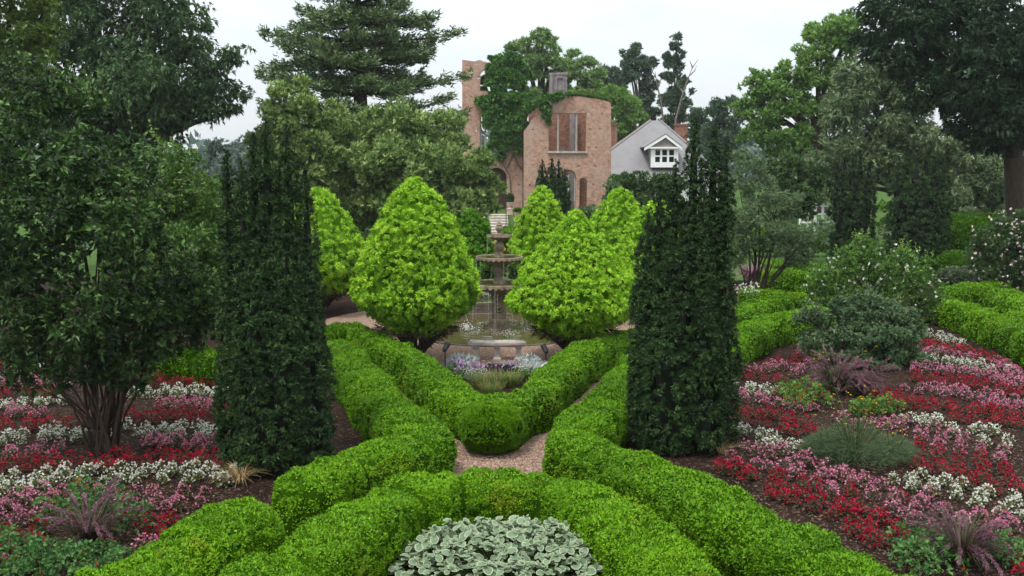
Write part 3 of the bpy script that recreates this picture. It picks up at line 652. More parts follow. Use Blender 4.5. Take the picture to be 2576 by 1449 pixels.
# arched frame and dark leaves of the great door
x0, x1, top = gd[0][0], gd[1][0], max(p[1] for p in gd)
lf = [(p[0], p[1] - .003) for p in arch(x0 + .02, x1 - .02, zb, top - .02)]
dl = MB().prism(lf, [], YR + .34, YR + .42).build('door', M['darkwood'], RU)
for k in range(1, 5):
    xk = x0 + (x1 - x0) * k / 5; MB().box(xk - .03, xk + .03, YR + .30, YR + .34, zb, top - .75).build('door_rib', M['darkwood'], dl)
# frame of the right arch
x0, x1, top = d_arch[0][0], d_arch[1][0], max(p[1] for p in d_arch)
MB().prism(arch(x0 + .003, x1 - .003, zb, top - .003, 16), [arch(x0 + .1, x1 - .1, zb + .01, top - .1, 16)], YF + .2, YF + .3).build('door_frame', M['greywood'], RU)
# side, inner and rear walls: what stands behind the empty windows
xl, xr = zp(733, 1000, YF)[0], zp(1392, 1000, YF)[0]; zt = zp(1392, 600, YF)[1]
MB().box(xr - .45, xr, YF + .453, 88, zb, zt).build('side_wall', M['brick'], RU)
MB().box(xl, xl + .45, YF + .453, 84, zb, zp(733, 800, YF)[1]).build('side_wall', M['brick'], RU)
MB().box(zp(268, 1, YR)[0], zp(268, 1, YR)[0] + .5, YR + .503, 86, zb, zp(268, 262, YR)[1]).build('side_wall', M['brick'], RU)
x0, x1 = xl + .453, xr - .453; zr = zp(1000, 650, 84)[1]
poly = [(x0, zb), (x1, zb), (x1, zr - .35), (x1 - 1.0, zr - .3), (x1 - 1.3, zr + .1), (x1 - 2.2, zr + .5), (x0, zr + .5)]
ih = [Zr(84.0, 1010, 905, 1045, 935), (rect(x1 - 2.9, x1 - 1.6, zb + .5, zb + 2.9))]
MB().prism(poly, ih, 84.0, 84.4).build('inner_wall', M['redbrick'], RU)
(xa, _), (xb, _) = zp(1085, 0, 83.5), zp(1122, 0, 83.5)
MB().box(xa, xb, 83.3, 83.997, zb, zr + .2).build('chimney_breast', M['stucco'], RU)
# grey stucco chimney standing above the walls
(x0, z0), (x1, z1) = zp(930, 560, 87), zp(1060, 362, 87)
ch = MB().box(x0 + .0, x1, 87, 88.2, zb, z1).build('chimney', M['stucco'], RU)
for k in range(5):
    xk0, xk1 = x0 - .06 + (x1 - x0 + .12) * k / 5, x0 - .06 + (x1 - x0 + .12) * (k + 1) / 5
    MB().box(xk0 + .01, xk1 - .01, 86.94, 88.26, z1, z1 + rng.uniform(.12, .3)).build('cap_stone', M['stucco'], ch)
(px0, pz0), (px1, pz1) = zp(985, 480, 87), zp(1028, 390, 87)
for bx in ((px0 - .12, px0, pz0, pz1), (px1, px1 + .12, pz0, pz1)): MB().box(bx[0], bx[1], 86.90, 86.997, bx[2], bx[3]).build('panel_moulding', M['stucco'], ch)
MB().box(px0 - .12, px1 + .12, 86.9, 86.997, pz1, pz1 + .12).build('panel_moulding', M['stucco'], ch)
MB().box(x0 + .02, x0 + .22, 86.85, 86.997, pz0 - 1, z1 - .02).build('corner_pilaster', M['stucco'], ch)

# ================================================================== the grey-roofed house
YH = 92.0
HS = thing('grey_roof_house', 'house with a steep grey hipped roof and a white dormer behind the ruin', 'house', (*P(1640, 440, YH)[:2], 1.5))
pA, pB = P(1073.3 + 1690 / 3, 67.1 + 708 / 3, 99.0), P(1073.3 + 1762 / 3, 67.1 + 708 / 3, 99.0)
eL, eR = P(1440, 448, YH), P(1815, 448, YH); ze = eL[2]
yb = 106.0
V = [(eL[0], YH, ze), (eR[0] + .4, YH, ze), (eR[0] + .4, yb, ze), (eL[0], yb, ze), tuple(pA), tuple(pB)]
rf = MB().add(V, [(0, 1, 5, 4), (2, 3, 4, 5), (0, 3, 2, 1)], [(1, 2, 5), (3, 0, 4)]).build('roof', M['roof'], HS)
MB().tube([np.array(V[0]) + (0, -.02, .03), np.array(V[4]) + (0, 0, .03)], .10, 6).build('hip_cap', M['gable'], rf)
MB().tube([np.array(V[1]) + (0, -.02, .03), np.array(V[5]) + (0, 0, .03)], .10, 6).build('hip_cap', M['roof'], rf)
MB().box(eL[0] + .4, eR[0] + .1, YH + .4, yb - .4, 1.4, ze - .003).build('wall', M['paint'], HS)
MB().box(eL[0] - .05, eR[0] + .45, YH - .12, YH - .003, ze - .22, ze + .02).build('gutter', M['paint'], HS)
def hz(zx, zy, Y): p = P(1073.3 + zx / 3.0, 67.1 + zy / 3.0, Y); return p[0], p[2]
for zx0, zx1, zy0, zy1, yy in ((1392, 1437, 742, 915, 97.0), (1880, 1970, 745, 860, 101.0)):
    (x0, z0), (x1, z1) = hz(zx0, zy1, yy), hz(zx1, zy0, yy)
    cm = MB().box(x0, x1, yy, yy + 1.3, z0 - 2.5, z1).build('chimney', M['redbrick'], HS)
    MB().box(x0 - .06, x1 + .06, yy - .06, yy + 1.36, z1 + .003, z1 + .16).build('chimney_cap', M['redbrick'], cm)
# dormer: cheeks, gabled roof, pediment, three sashes of two panes
YD = 92.6
(dx0, dz0), (dx1, dz1) = hz(1690, 1062, YD), hz(1900, 912, YD)
(ax, az) = hz(1800, 812, YD); (lx, lz) = hz(1640, 912, YD); (rx, rz) = hz(1925, 908, YD)
DM = MB().box(dx0 + .05, dx1 - .05, YD + .1, YD + 5, dz0, dz1).build('dormer', M['gable'], HS)
for s0, s1 in (((lx, lz), (ax, az)), ((ax, az), (rx, rz))):
    V8 = []
    for z_ in (0, .09):
        for y in (YD - .35, YD + 6):
            for q in (s0, s1): V8.append((q[0], y, q[1] + z_))
    MB().hull8(V8).build('dormer_roof', M['roof'], DM)
    V8 = []
    for z_ in (-.30, -.004):
        for y in (YD - .33, YD - .20):
            for q in (s0, s1): V8.append((q[0], y, q[1] + z_))
    MB().hull8(V8).build('rake_board', M['paint'], DM)
MB().prism([(lx + .55, lz + .06), (rx - .55, lz + .06), (ax, az - .30)], [], YD - .12, YD - .02).build('pediment', M['gable'], DM)
MB().box(lx + .02, rx - .02, YD - .30, YD + .05, lz - .10, lz + .055).build('cornice', M['paint'], DM)
wx0, wx1 = dx0 + .30, dx1 - .30; wz0, wz1 = dz0 + .42, dz1 - .16
pw = (wx1 - wx0) / 3
panes = [rect(wx0 + k * pw + .10, wx0 + (k + 1) * pw - .10, wz0 + r_ * (wz1 - wz0) / 2 + .06, wz0 + (r_ + 1) * (wz1 - wz0) / 2 - .06) for k in range(3) for r_ in range(2)]
MB().prism(rect(dx0, dx1, dz0, dz1 - .11), panes, YD - .06, YD + .06).build('window_frame', M['paint'], DM)
for q in panes: MB().box(q[0][0] + .002, q[1][0] - .002, YD + .0, YD + .03, q[0][1] + .002, q[2][1] - .002).build('window_pane', M['glass'], DM)
# ------------------------------------------------------------------ white rail fence far right
p = P(2068, 560, 60)
WF = thing('rail_fence', 'low white rail fence glimpsed between the grey leaved tree and the dark yew', 'fence', (p[0], 60, 0))
fx0, fx1, fz = P(2015, 520, 60)[0], P(2090, 520, 60)[0], P(2060, 513, 60)[2]
for k in range(5):
    x = fx0 + (fx1 - fx0) * k / 4; MB().box(x - .06, x + .06, 60, 60.12, 0, fz + (.12 if k == 4 else 0.03)).build('post', M['paint'], WF)
for zz_ in (.12, .6, 1.1): MB().box(fx0, fx1, 59.95, 59.997, fz - zz_ - .05, fz - zz_ + .04).build('rail', M['paint'], WF)
# ================================================================== clipped hedges
def resample(pts, step):
    pts = np.array(pts, float)
    # Catmull-Rom through the given points, then even spacing
    q = []
    ext = np.concatenate([[2 * pts[0] - pts[1]], pts, [2 * pts[-1] - pts[-2]]])
    for i in range(1, len(ext) - 2):
        p0, p1, p2, p3 = ext[i - 1:i + 3]
        for t in np.linspace(0, 1, 24, endpoint=False):
            q.append(.5 * (2 * p1 + (p2 - p0) * t + (2 * p0 - 5 * p1 + 4 * p2 - p3) * t ** 2 + (3 * p1 - p0 - 3 * p2 + p3) * t ** 3))
    q.append(pts[-1]); q = np.array(q)
    s = np.concatenate([[0], np.cumsum(np.linalg.norm(np.diff(q, axis=0), axis=1))])
    n = max(4, int(s[-1] / step)); u = np.linspace(0, s[-1], n)
    return np.stack([np.interp(u, s, q[:, k]) for k in range(q.shape[1])], 1), u
def hedge(label, pts, h=.86, hw=.50, dens=1500, leaf=.034, seed=0, lump=.10, gap=.85, round0=True, round1=True, world=False, mat='box', name='boxwood_hedge', group='clipped boxwood hedges', z0=0.0, ns=.06):
    if not world: pts = [G(u, v, h + z0)[:2] for u, v in pts]
    path, S = resample([p[:2] for p in pts], .05); Ls = S[-1]
    tan = unit(np.gradient(path, axis=0)); nrm = np.stack([-tan[:, 1], tan[:, 0]], 1)
    r = np.random.default_rng(seed)
    # the single bushes the hedge is clipped from: joints between them, each with its own girth and height
    J = [0.0]
    while J[-1] < Ls: J.append(J[-1] + gap * r.uniform(.75, 1.3))
    J = np.array(J); ws = r.uniform(.95, 1.05, len(J)); hs = r.uniform(.97, 1.03, len(J))
    ph = np.linspace(0, math.pi, 121); e = 2 / 4.2
    px = np.sign(np.cos(ph)) * np.abs(np.cos(ph)) ** e; pz = np.abs(np.sin(ph)) ** e
    al = np.concatenate([[0], np.cumsum(np.hypot(np.diff(px) * hw, np.diff(pz) * h))]); per = al[-1]; al /= per
    def surf(s, q, bumps=True):
        s = np.clip(s, 0, Ls); q = np.clip(q, 0, 1)
        i = np.clip(np.searchsorted(J, s) - 1, 0, len(J) - 2); f = (s - J[i]) / (J[i + 1] - J[i])
        d = np.minimum(s - J[i], J[i + 1] - s)
        bl = f * f * (3 - 2 * f)
        wv = ws[i] * (1 - bl) + ws[np.minimum(i + 1, len(J) - 1)] * bl; hv = hs[i] * (1 - bl) + hs[np.minimum(i + 1, len(J) - 1)] * bl
        cre = 1 - lump * 1.3 * np.exp(-(d / .06) ** 2) - lump * .5 * (1 - np.clip(4 * f * (1 - f), 0, 1)) ** 2
        en = np.ones_like(s)
        rr = hw * 1.05
        if round0: en = en * np.sqrt(np.clip(1 - np.clip(1 - s / rr, 0, 1) ** 2.2, 0, 1))
        if round1: en = en * np.sqrt(np.clip(1 - np.clip(1 - (Ls - s) / rr, 0, 1) ** 2.2, 0, 1))
        X = np.interp(q, al, px) * hw; Z = np.interp(q, al, pz) * h
        X = X * (.86 + .14 * np.clip(Z / (h * .35), 0, 1)) * wv * cre * en
        Z = Z * hv * (1 - (1 - cre) * .8) * (.25 + .75 * en ** .6)
        cx = np.stack([np.interp(s, S, path[:, k]) for k in range(2)], -1); nn = np.stack([np.interp(s, S, nrm[:, k]) for k in range(2)], -1)
        p = np.concatenate([cx + nn * X[..., None], (Z + z0)[..., None]], -1)
        if bumps:
            o = np.concatenate([nn * (X / hw)[..., None], (Z / h)[..., None]], -1)
            p = p + o * (.15 * (noise3(p * 1.9, seed) - .5) + .09 * (noise3(p * 5.0, seed + 1) - .5) + ns * (noise3(p * 11.0, seed + 2) - .5))[..., None]
            p[..., 2] = np.maximum(p[..., 2], z0 - .02)
        return p
    mid = path[len(path) // 2]; loc = (mid[0], mid[1], z0)
    T = thing(name, label, 'hedge', loc, group)
    ms, mq = max(8, int(Ls / .09)), 26
    sg, qg = np.meshgrid(np.linspace(0, Ls, ms), np.linspace(0, 1, mq), indexing='ij')
    Pc = surf(sg, qg)
    Pm = np.concatenate([np.stack([np.interp(sg, S, path[:, k]) for k in range(2)], -1), np.full(sg.shape + (1,), z0 + h * .45)], -1)
    Pc = Pm + (Pc - Pm) * np.where(Pc[..., 2:] < z0 + .05, 1.0, .955); V = Pc.reshape(-1, 3)
    Q = np.array([(i * mq + j, i * mq + j + 1, (i + 1) * mq + j + 1, (i + 1) * mq + j) for i in range(ms - 1) for j in range(mq - 1)])
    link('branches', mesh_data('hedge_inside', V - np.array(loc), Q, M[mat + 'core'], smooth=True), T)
    n = int(Ls * per * dens); s = r.uniform(0, Ls, n); q = r.uniform(0, 1, n)
    p = surf(s, q); ps = surf(np.clip(s + .02, 0, Ls), q) - surf(np.clip(s - .02, 0, Ls), q); pq = surf(s, np.clip(q + .006, 0, 1)) - surf(s, np.clip(q - .006, 0, 1))
    N_ = unit(np.cross(pq, ps)); out_ = p - np.concatenate([np.stack([np.interp(s, S, path[:, k]) for k in range(2)], -1), np.full((n, 1), z0 + h * .4)], 1)
    N_ *= np.sign((N_ * out_).sum(1, keepdims=True)); N_[np.isnan(N_)] = 0
    D = unit(N_ * .40 + rdir(r, n) * .85 + np.array((0, 0, .25))); p = p - N_ * .02
    ok = (noise3(p * 8.0, seed + 9) > .22) | (r.uniform(0, 1, n) < .30)
    p, D, N_, n = p[ok], D[ok], N_[ok], int(ok.sum())
    L_ = leaf * r.uniform(.7, 1.5, n)
    Vl, Ql = leaves(p, D, rdir(r, n) * .5 + N_, L_, L_ * .68, .1, tri=True)
    # new growth differs bush by bush
    i = np.clip(np.searchsorted(J, s[ok]) - 1, 0, len(J) - 1); bt = r.normal(0, .06, len(J))
    t = np.clip(.5 + bt[i] + r.normal(0, .17, n), 0, 1)
    foliage('foliage', [(Vl, Ql, np.repeat(t, 3))], M[mat], T)
    return T
hedge('V shaped boxwood hedge enclosing the silver flower bed in front of the stone bench',
      [(902, 822), (985, 862), (1062, 905), (1130, 960), (1184, 992), (1236, 1018), (1290, 992), (1340, 975), (1386, 934), (1432, 892), (1492, 858), (1560, 836), (1640, 818)], dens=2400, leaf=.039, seed=11, lump=.05, hw=.47)
hedge('angled boxwood hedge left of the crossing, its rounded point facing the gravel',
      [(815, 850), (868, 876), (902, 915), (945, 968), (985, 1008), (1025, 1040), (1070, 1084), (1030, 1102), (985, 1112), (905, 1138), (805, 1172), (722, 1212)], dens=3600, leaf=.033, seed=12, lump=.08, gap=1.3, hw=.54)
hedge('lumpy boxwood hedge of two rounded mounds at the lower left',
      [(712, 1248), (640, 1262), (560, 1296), (480, 1346), (400, 1398), (300, 1452), (220, 1500)], dens=5200, leaf=.030, seed=13, lump=.14, gap=1.4, ns=.08, hw=.62, h=.92)
hedge('angled boxwood hedge right of the crossing, running down to the lower right',
      [(1620, 880), (1592, 918), (1548, 975), (1492, 1025), (1440, 1080), (1515, 1116), (1612, 1152), (1712, 1196), (1815, 1246), (1912, 1298), (1995, 1330), (2110, 1390), (2225, 1450), (2330, 1512)], dens=3300, leaf=.034, seed=14, lump=.045, gap=1.1, hw=.54)
hedge('arched boxwood hedge in the foreground bending round the bed of pale variegated leaves',
      [(560, 1520), (650, 1448), (735, 1392), (820, 1338), (905, 1285), (985, 1232), (1075, 1205), (1170, 1194), (1256, 1198), (1350, 1207), (1455, 1226), (1545, 1275), (1620, 1330), (1700, 1398), (1780, 1475)], dens=4800, leaf=.030, seed=15, lump=.06, gap=1.25, hw=.53)
hedge('short boxwood hedge behind the left yew, beside the gravel at the pond',
      [(760, 830), (830, 818), (930, 808)], dens=1500, seed=16)
hedge('flat topped hedge right of the right yew bordering the red begonias',
      [(1780, 880), (1850, 834), (1925, 800), (1992, 782), (2090, 770)], dens=1700, leaf=.042, seed=17, lump=.04)
hedge('narrow flat topped hedge behind the first one right of the right yew',
      [(1800, 800), (1856, 776), (1935, 752), (2030, 738)], dens=1100, leaf=.045, seed=18, lump=.03, h=.75)
hedge('dark low hedge line under the grey leaved tree',
      [(1866, 722), (1960, 734), (2060, 742), (2110, 745)], dens=1100, leaf=.045, seed=19, lump=.03, h=.8)
hedge('rounded bright hedge beyond the grey leaved tree, nearer of two',
      [(1915, 672), (1985, 680), (2070, 692), (2130, 700)], dens=900, leaf=.055, seed=20, lump=.08, h=.95, hw=.55)
hedge('thin bright hedge beyond the grey leaved tree, farther of two',
      [(1905, 656), (1990, 660), (2085, 672)], dens=800, leaf=.06, seed=21, lump=.04, h=.9, hw=.5)
hedge('scalloped boxwood hedge along the far edge of the right flower bed',
      [(2360, 742), (2425, 764), (2500, 792), (2575, 824), (2660, 862)], dens=1600, leaf=.042, seed=22, lump=.13, gap=.95)
hedge('dark straight hedge behind the scalloped hedge on the right',
      [(2362, 722), (2440, 715), (2510, 706), (2560, 690)], dens=1100, leaf=.045, seed=23, lump=.03)
hedge('tall rounded hedge at the right edge below the blush rose shrub',
      [(2520, 722), (2556, 742), (2600, 764), (2680, 800)], dens=900, leaf=.05, seed=24, lump=.12, h=.9, hw=.6)
hedge('short boxwood hedge at the right edge in front of the tall rounded one',
      [(2530, 778), (2580, 790), (2660, 815)], dens=1300, leaf=.042, seed=25, lump=.1, h=.85)
hedge('shaded boxwood hedge behind the left flower bed under the big shrub',
      [(390, 862), (460, 868), (520, 876), (600, 886)], dens=1300, leaf=.04, seed=26, lump=.08)
hedge('clipped hedge left of the steps seen over the fountain', [(-1.75, 52), (-1.68, 55), (-1.66, 59)], h=2.0, hw=.42, dens=420, leaf=.075, seed=27, world=True, lump=.02)
hedge('clipped hedge right of the steps seen over the fountain', [(-.02, 50), (-.05, 54), (-.1, 57)], h=1.75, hw=.5, dens=420, leaf=.075, seed=28, world=True, lump=.02)

def ball(name, label, cat, c, rad, hgt, n, L, mat, seed, group=None, flat=.0, core='boxcore', k=4):
    """clipped rounded bush: core and leaf tufts"""
    r = np.random.default_rng(seed); T = thing(name, label, cat, c, group); c = np.array(c, float)
    def sf(d): 
        rr = 1 + .22 * (noise3(d * 2.0 + seed, seed) - .5) + .14 * (noise3(d * 5.0, seed + 1) - .5)
        q = np.sign(d) * np.abs(d) ** .72; q = q / np.maximum(np.linalg.norm(q, axis=-1, keepdims=True) ** .55, 1e-6)
        return c + np.array((0, 0, hgt * .5)) + q * rr[..., None] * np.array((rad, rad, hgt * .5))
    a, b_ = np.meshgrid(np.linspace(0, 2 * math.pi, 31), np.linspace(0, math.pi, 16), indexing='ij')
    d = np.stack([np.sin(b_) * np.cos(a), np.sin(b_) * np.sin(a), np.cos(b_)], -1); cc = c + np.array((0, 0, hgt * .5))
    V = cc + (sf(d) - cc) * .93; Q = np.array([(i * 16 + j, i * 16 + j + 1, (i + 1) * 16 + j + 1, (i + 1) * 16 + j) for i in range(30) for j in range(15)])
    link('branches', mesh_data('bush_inside', V.reshape(-1, 3) - c, Q, M[core], smooth=True), T)
    d = rdir(r, n); p = sf(d); p[:, 2] = np.maximum(p[:, 2], c[2])
    foliage('foliage', [tufts(r, p - d * L * .5, unit(d + (0, 0, .3)), k, L, L * .6, .8, tri=True)], M[mat], T)
    return T
g = G(1236, 1136)
ball('boxwood_bush', 'round boxwood ball at the point of the chevron hedge on the gravel crossing', 'bush', (g[0], g[1] + .02, 0), .62, .96, 8500, .034, 'box', 31, k=5)
ball('boxwood_bush', 'upper bright rounded bush left of the blush rose shrub', 'bush', (*G(2440, 690)[:2], 0), 1.9, 3.0, 2600, .10, 'mossy', 32)
ball('boxwood_bush', 'low rounded mossy bush in front of the bright bush by the blush roses', 'bush', (*G(2415, 715)[:2], 0), 1.1, 1.5, 1500, .08, 'mossy', 33)

# ================================================================== golden cypresses
def cypress(label, x, y, hgt, rad, seed, mat='gold', zm=.30, n=2600, k=44, L=.066, cl=.105, pt=.75, pw=1.5, lean=0.0, zbot=.62, z0=0.0):
    r = np.random.default_rng(seed); T = thing('golden_cypress', label, 'conifer', (x, y, z0), 'rounded golden cypresses around the pond')
    c = np.array((x, y, z0)); zM = zm * hgt
    def rad_at(z):
        up = np.clip((z - zM) / (hgt - zM), 0, 1); dn = np.clip((z - zbot) / (zM - zbot), 0, 1)
        return rad * np.where(z > zM, np.clip(1 - up ** pw, 0, 1) ** pt, .06 + .94 * dn ** .55)
    def sf(a, z):
        ca = np.stack([np.cos(a), np.sin(a)], -1); rr = rad_at(z)
        p = np.concatenate([ca * rr[..., None], z[..., None]], -1)
        m_ = 1 + .16 * (noise3(p * 1.3 + seed, seed) - .5) + (.20 * (noise3(p * 2.6, seed + 1) - .5)) * np.clip(1.6 / rad, .6, 1.2)
        p = p * np.stack([m_, m_, np.ones_like(m_)], -1)
        p[..., 0] += lean * z
        return c + p
    zs = np.linspace(zbot, hgt * .995, 30); a, z = np.meshgrid(np.linspace(0, 2 * math.pi, 33), zs, indexing='ij')
    V = sf(a, z); ax = c + np.stack([lean * z, 0 * z, z], -1); V = ax + (V - ax) * .86
    Q = [(i * 30 + j, i * 30 + j + 1, (i + 1) * 30 + j + 1, (i + 1) * 30 + j) for i in range(32) for j in range(29)]
    V = np.concatenate([V.reshape(-1, 3), [c + (0, 0, zbot + .12)]]); nV = len(V) - 1
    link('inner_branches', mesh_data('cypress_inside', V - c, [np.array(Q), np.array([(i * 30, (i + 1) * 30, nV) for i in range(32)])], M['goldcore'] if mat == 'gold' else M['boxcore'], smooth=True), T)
    # tufts, evenly over the surface
    zz = r.uniform(zbot - .05, hgt, n * 3); w_ = rad_at(zz) + .25 * rad * ((zz > .9 * hgt)); keep = r.uniform(0, rad * 1.1, n * 3) < w_; zz = zz[keep][:n]
    a = r.uniform(0, 2 * math.pi, len(zz)); p = sf(a, zz)
    dz = (rad_at(zz + .03) - rad_at(zz - .03)) / .06
    o = unit(np.stack([np.cos(a), np.sin(a), np.clip(-dz, -1.2, 2.5)], -1))
    p = p + o * (r.uniform(-.10, .05, (len(zz), 1)))
    p = p + o * r.normal(0, .035, (len(zz), 1))
    parts = [clumps(r, p, o, cl, k, L, L * .46, .45)]
    foliage('crown', parts, M[mat], T)
    b = MB()
    for i in range(24):
        a = i * 2 * math.pi / 24 + r.uniform(-.2, .2); q = .18 + .42 * r.uniform()
        b.tube([c + (.05 * math.cos(a), .05 * math.sin(a), 0), c + (rad * .16 * math.cos(a), rad * .16 * math.sin(a), zbot * .45), c + (rad * q * math.cos(a), rad * q * math.sin(a), zbot + .25)], [.06, .05, .03], 6)
    b.build('trunk', M['bark'], T)
    # dead dark twigs hanging under the skirt
    m = 1500; a = r.uniform(0, 6.28, m); q = np.sqrt(r.uniform(.02, 1, m)) * rad * .66
    B = c + np.stack([q * np.cos(a), q * np.sin(a), zbot + .15 - .55 * (1 - q / rad) * r.uniform(0, 1, m) + .25 * q / rad], 1)
    D = unit(np.stack([np.cos(a), np.sin(a), r.uniform(-.9, .3, m)], 1))
    V, Q = leaves(B, D, rdir(r, m), .20 * r.uniform(.5, 1.3, m), .022)
    link('dead_twigs', mesh_data('dead_twigs', V - c, Q, M['bark']), T)
    return T
def at(u, Y): return (u - 1288.0) / FPX * Y / math.cos(0) * 1.0
def gx(u, v): g = G(u, v); return g[0], g[1]
x, y = gx(1048, 905); cypress('tall golden cypress left of the fountain, widest of all, cone shaped over the hedge', x, y, 4.92, 1.64, 41, n=2500, zbot=.70, zm=.365)
x, y = gx(1446, 905); cypress('broad golden cypress right of the fountain with dark bare stems showing below', x, y, 4.05, 1.72, 42, n=2300, zbot=.66, zm=.40, pw=1.15, pt=.92)
x, y = -6.9, 35.5; cypress('golden cypress half hidden by the left yew', x, y, 4.42, 1.75, 43, n=1300, k=44, cl=.13, L=.075, zm=.36)
cypress('golden cypress at the far right behind the broad one, right of the mid yew', (1556 - 1288) / FPX * 39.5, 39.3, 4.35, 1.5, 44, n=1000, k=40, cl=.13, L=.08, zm=.33)
cypress('golden cypress mostly hidden by the right yew, only its left flank showing', (1640 - 1288) / FPX * 34.6, 34.2, 4.0, 1.45, 45, n=900, k=40, cl=.13, L=.078, zm=.36)
cypress('golden cypress behind the fountain on its right, in front of the ruin', (1362 - 1288) / FPX * 40.5, 40.2, 4.35, 1.25, 46, n=950, k=40, cl=.12, L=.08, zm=.33)
cypress('darker green cypress behind the fountain on its left', (1185 - 1288) / FPX * 40.5, 40.2, 3.45, 1.05, 47, mat='goldgreen', n=600, k=38, cl=.12, L=.09, zm=.33)

# ================================================================== yew columns
def yew(label, c, spires, seed, dens=75, k=44, L=.06, cl=.085, tap=1.15, z0=0.0, core=.5):
    """spires: (dx, dy, height, radius) upright leaders that together make the column"""
    r = np.random.default_rng(seed); c = np.array((c[0], c[1], z0)); T = thing('columnar_yew', label, 'conifer', c, 'dark columnar yews')
    sp = np.array(spires, float)
    def rad_at(z, h, R_):
        u = np.clip(z / h, 0, 1)
        tp = np.minimum(tap, h * .4)
        return R_ * (.80 + .20 * np.clip(u / .12, 0, 1)) * np.clip(1 - np.clip((z - h + tp) / tp, 0, 1) ** 1.15, 0.0, 1) ** .85 + .012
    b = MB(); pts, outs, rads = [], [], []
    for i, (dx, dy, h, R_) in enumerate(sp):
        zs = np.linspace(0, h, 26); a, z = np.meshgrid(np.linspace(0, 2 * math.pi, 15), zs, indexing='ij')
        m_ = 1 + .3 * (noise3(np.stack([np.cos(a) * 1.5 + i * 7, np.sin(a) * 1.5, z * 1.8], -1), seed) - .5)
        V = c + np.stack([dx + core * rad_at(z, h, R_) * m_ * np.cos(a), dy + core * rad_at(z, h, R_) * m_ * np.sin(a), z], -1)
        b.add(V.reshape(-1, 3), [(p * 26 + q, p * 26 + q + 1, (p + 1) * 26 + q + 1, (p + 1) * 26 + q) for p in range(14) for q in range(25)])
        m = int(2 * math.pi * (R_ + .08) * h * dens); zz = r.uniform(.02, 1.01, m) * h; keep = r.uniform(0, R_, m) < rad_at(zz, h, R_) + .08; zz = zz[keep]; m = len(zz)
        a = r.uniform(0, 6.2832, m)
        m_ = 1 + .34 * (noise3(np.stack([np.cos(a) * 1.5 + i * 7, np.sin(a) * 1.5, zz * 1.8], -1), seed) - .5) + .25 * (noise3(np.stack([np.cos(a) * 3.2 + i * 5, np.sin(a) * 3.2, zz * 6.0], -1), seed + 3) - .5)
        rr = rad_at(zz, h, R_) * m_
        p = c + np.stack([dx + rr * np.cos(a), dy + rr * np.sin(a), zz], 1)
        ins = np.zeros(m, bool)
        for j, (ex, ey, eh, eR) in enumerate(sp):
            if j != i: ins |= np.hypot(p[:, 0] - c[0] - ex, p[:, 1] - c[1] - ey) < .88 * rad_at(p[:, 2] - c[2], eh, eR) * (p[:, 2] - c[2] < eh * .97)
        ins |= (np.sin(a) > .35) & (r.uniform(size=m) < .5)
        pts.append(p[~ins]); rads.append(np.minimum(cl, .36 * rad_at(zz, h, R_) + .030)[~ins]); outs.append(np.stack([np.cos(a), np.sin(a), 0 * a], 1)[~ins])
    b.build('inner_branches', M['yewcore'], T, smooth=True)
    p = np.concatenate(pts); o = np.concatenate(outs)
    p = p + o * r.normal(0, .025, (len(p), 1))
    foliage('crown', [clumps(r, p, o, np.concatenate(rads), k, L, L * .38, .7)], M['yew'], T)
    MB().tube([c, c + (0, 0, .5)], [.16, .12], 8).build('trunk', M['bark'], T)
    return T
def spx(c, items):
    """(u, v of the tip, radius, depth shift) -> spires"""
    o = []
    for u, v, R_, dy in items:
        p = P(u, v, c[1] + dy); o.append((p[0] - c[0], dy, p[2], R_))
    return o
c = G(690, 1172); yl = spx(c, [(571, 386, .125, .1), (606, 408, .11, -.2), (636, 342, .12, .25), (668, 308, .145, .0), (721, 320, .15, .1), (769, 432, .12, .0), (588, 560, .18, .0), (652, 540, .20, -.25), (694, 550, .20, -.3), (744, 565, .20, -.2), (620, 600, .22, -.3), (668, 620, .26, -.4), (716, 640, .28, -.42), (767, 610, .22, -.1), (582, 640, .23, .05), (640, 680, .32, -.45), (700, 750, .42, -.42), (750, 730, .36, -.3), (604, 790, .38, .0), (786, 790, .26, .0)])
yl += [(-.34, .0, 3.3, .40), (.34, .0, 3.2, .40), (0, -.1, 3.1, .56), (-.05, .22, 3.4, .46), (-.43, 0, 2.4, .40), (.43, 0, 2.4, .40)]
yew('tall dark yew column on the left with several separate pointed tops', c, yl, 51, dens=100, k=29, L=.06)
c = G(1722, 1122); yr = spx(c, [(1747, 306, .15, .0), (1797, 326, .135, .1), (1828, 374, .12, -.1), (1700, 408, .13, .0), (1660, 454, .13, -.15), (1772, 490, .17, -.25), (1632, 530, .18, .0), (1726, 530, .19, -.3), (1690, 580, .22, -.35), (1810, 530, .17, -.1), (1655, 630, .24, -.2), (1760, 610, .26, -.4), (1712, 650, .30, -.42), (1624, 660, .22, -.05), (1814, 620, .24, .0), (1770, 710, .36, -.42), (1680, 750, .38, -.42), (1826, 770, .24, .0), (1640, 790, .34, .0)])
yr += [(-.34, .0, 3.1, .40), (.34, .0, 3.4, .40), (.05, -.1, 3.1, .56), (.1, .22, 3.4, .46), (-.43, 0, 2.4, .40), (.43, 0, 2.6, .40)]
yew('tall dark yew column on the right with ragged taller right tops', c, yr, 52, dens=100, k=29, L=.06)
c = (P(1393, 500, 68)[0], 68.0); ys = spx(c, [(1364, 402, .30, 0), (1388, 398, .30, -.2), (1406, 404, .28, .1), (1421, 428, .26, 0), (1394, 440, .55, -.2), (1374, 450, .50, .1), (1412, 455, .45, .2), (1368, 470, .40, 0)])
ys = [(a, b_, h - 1.2, R_) for a, b_, h, R_ in ys]
yew('slender dark yew standing against the brick ruin', c, ys, 53, tap=1.6, dens=26, k=32, L=.14, cl=.15, z0=1.2)
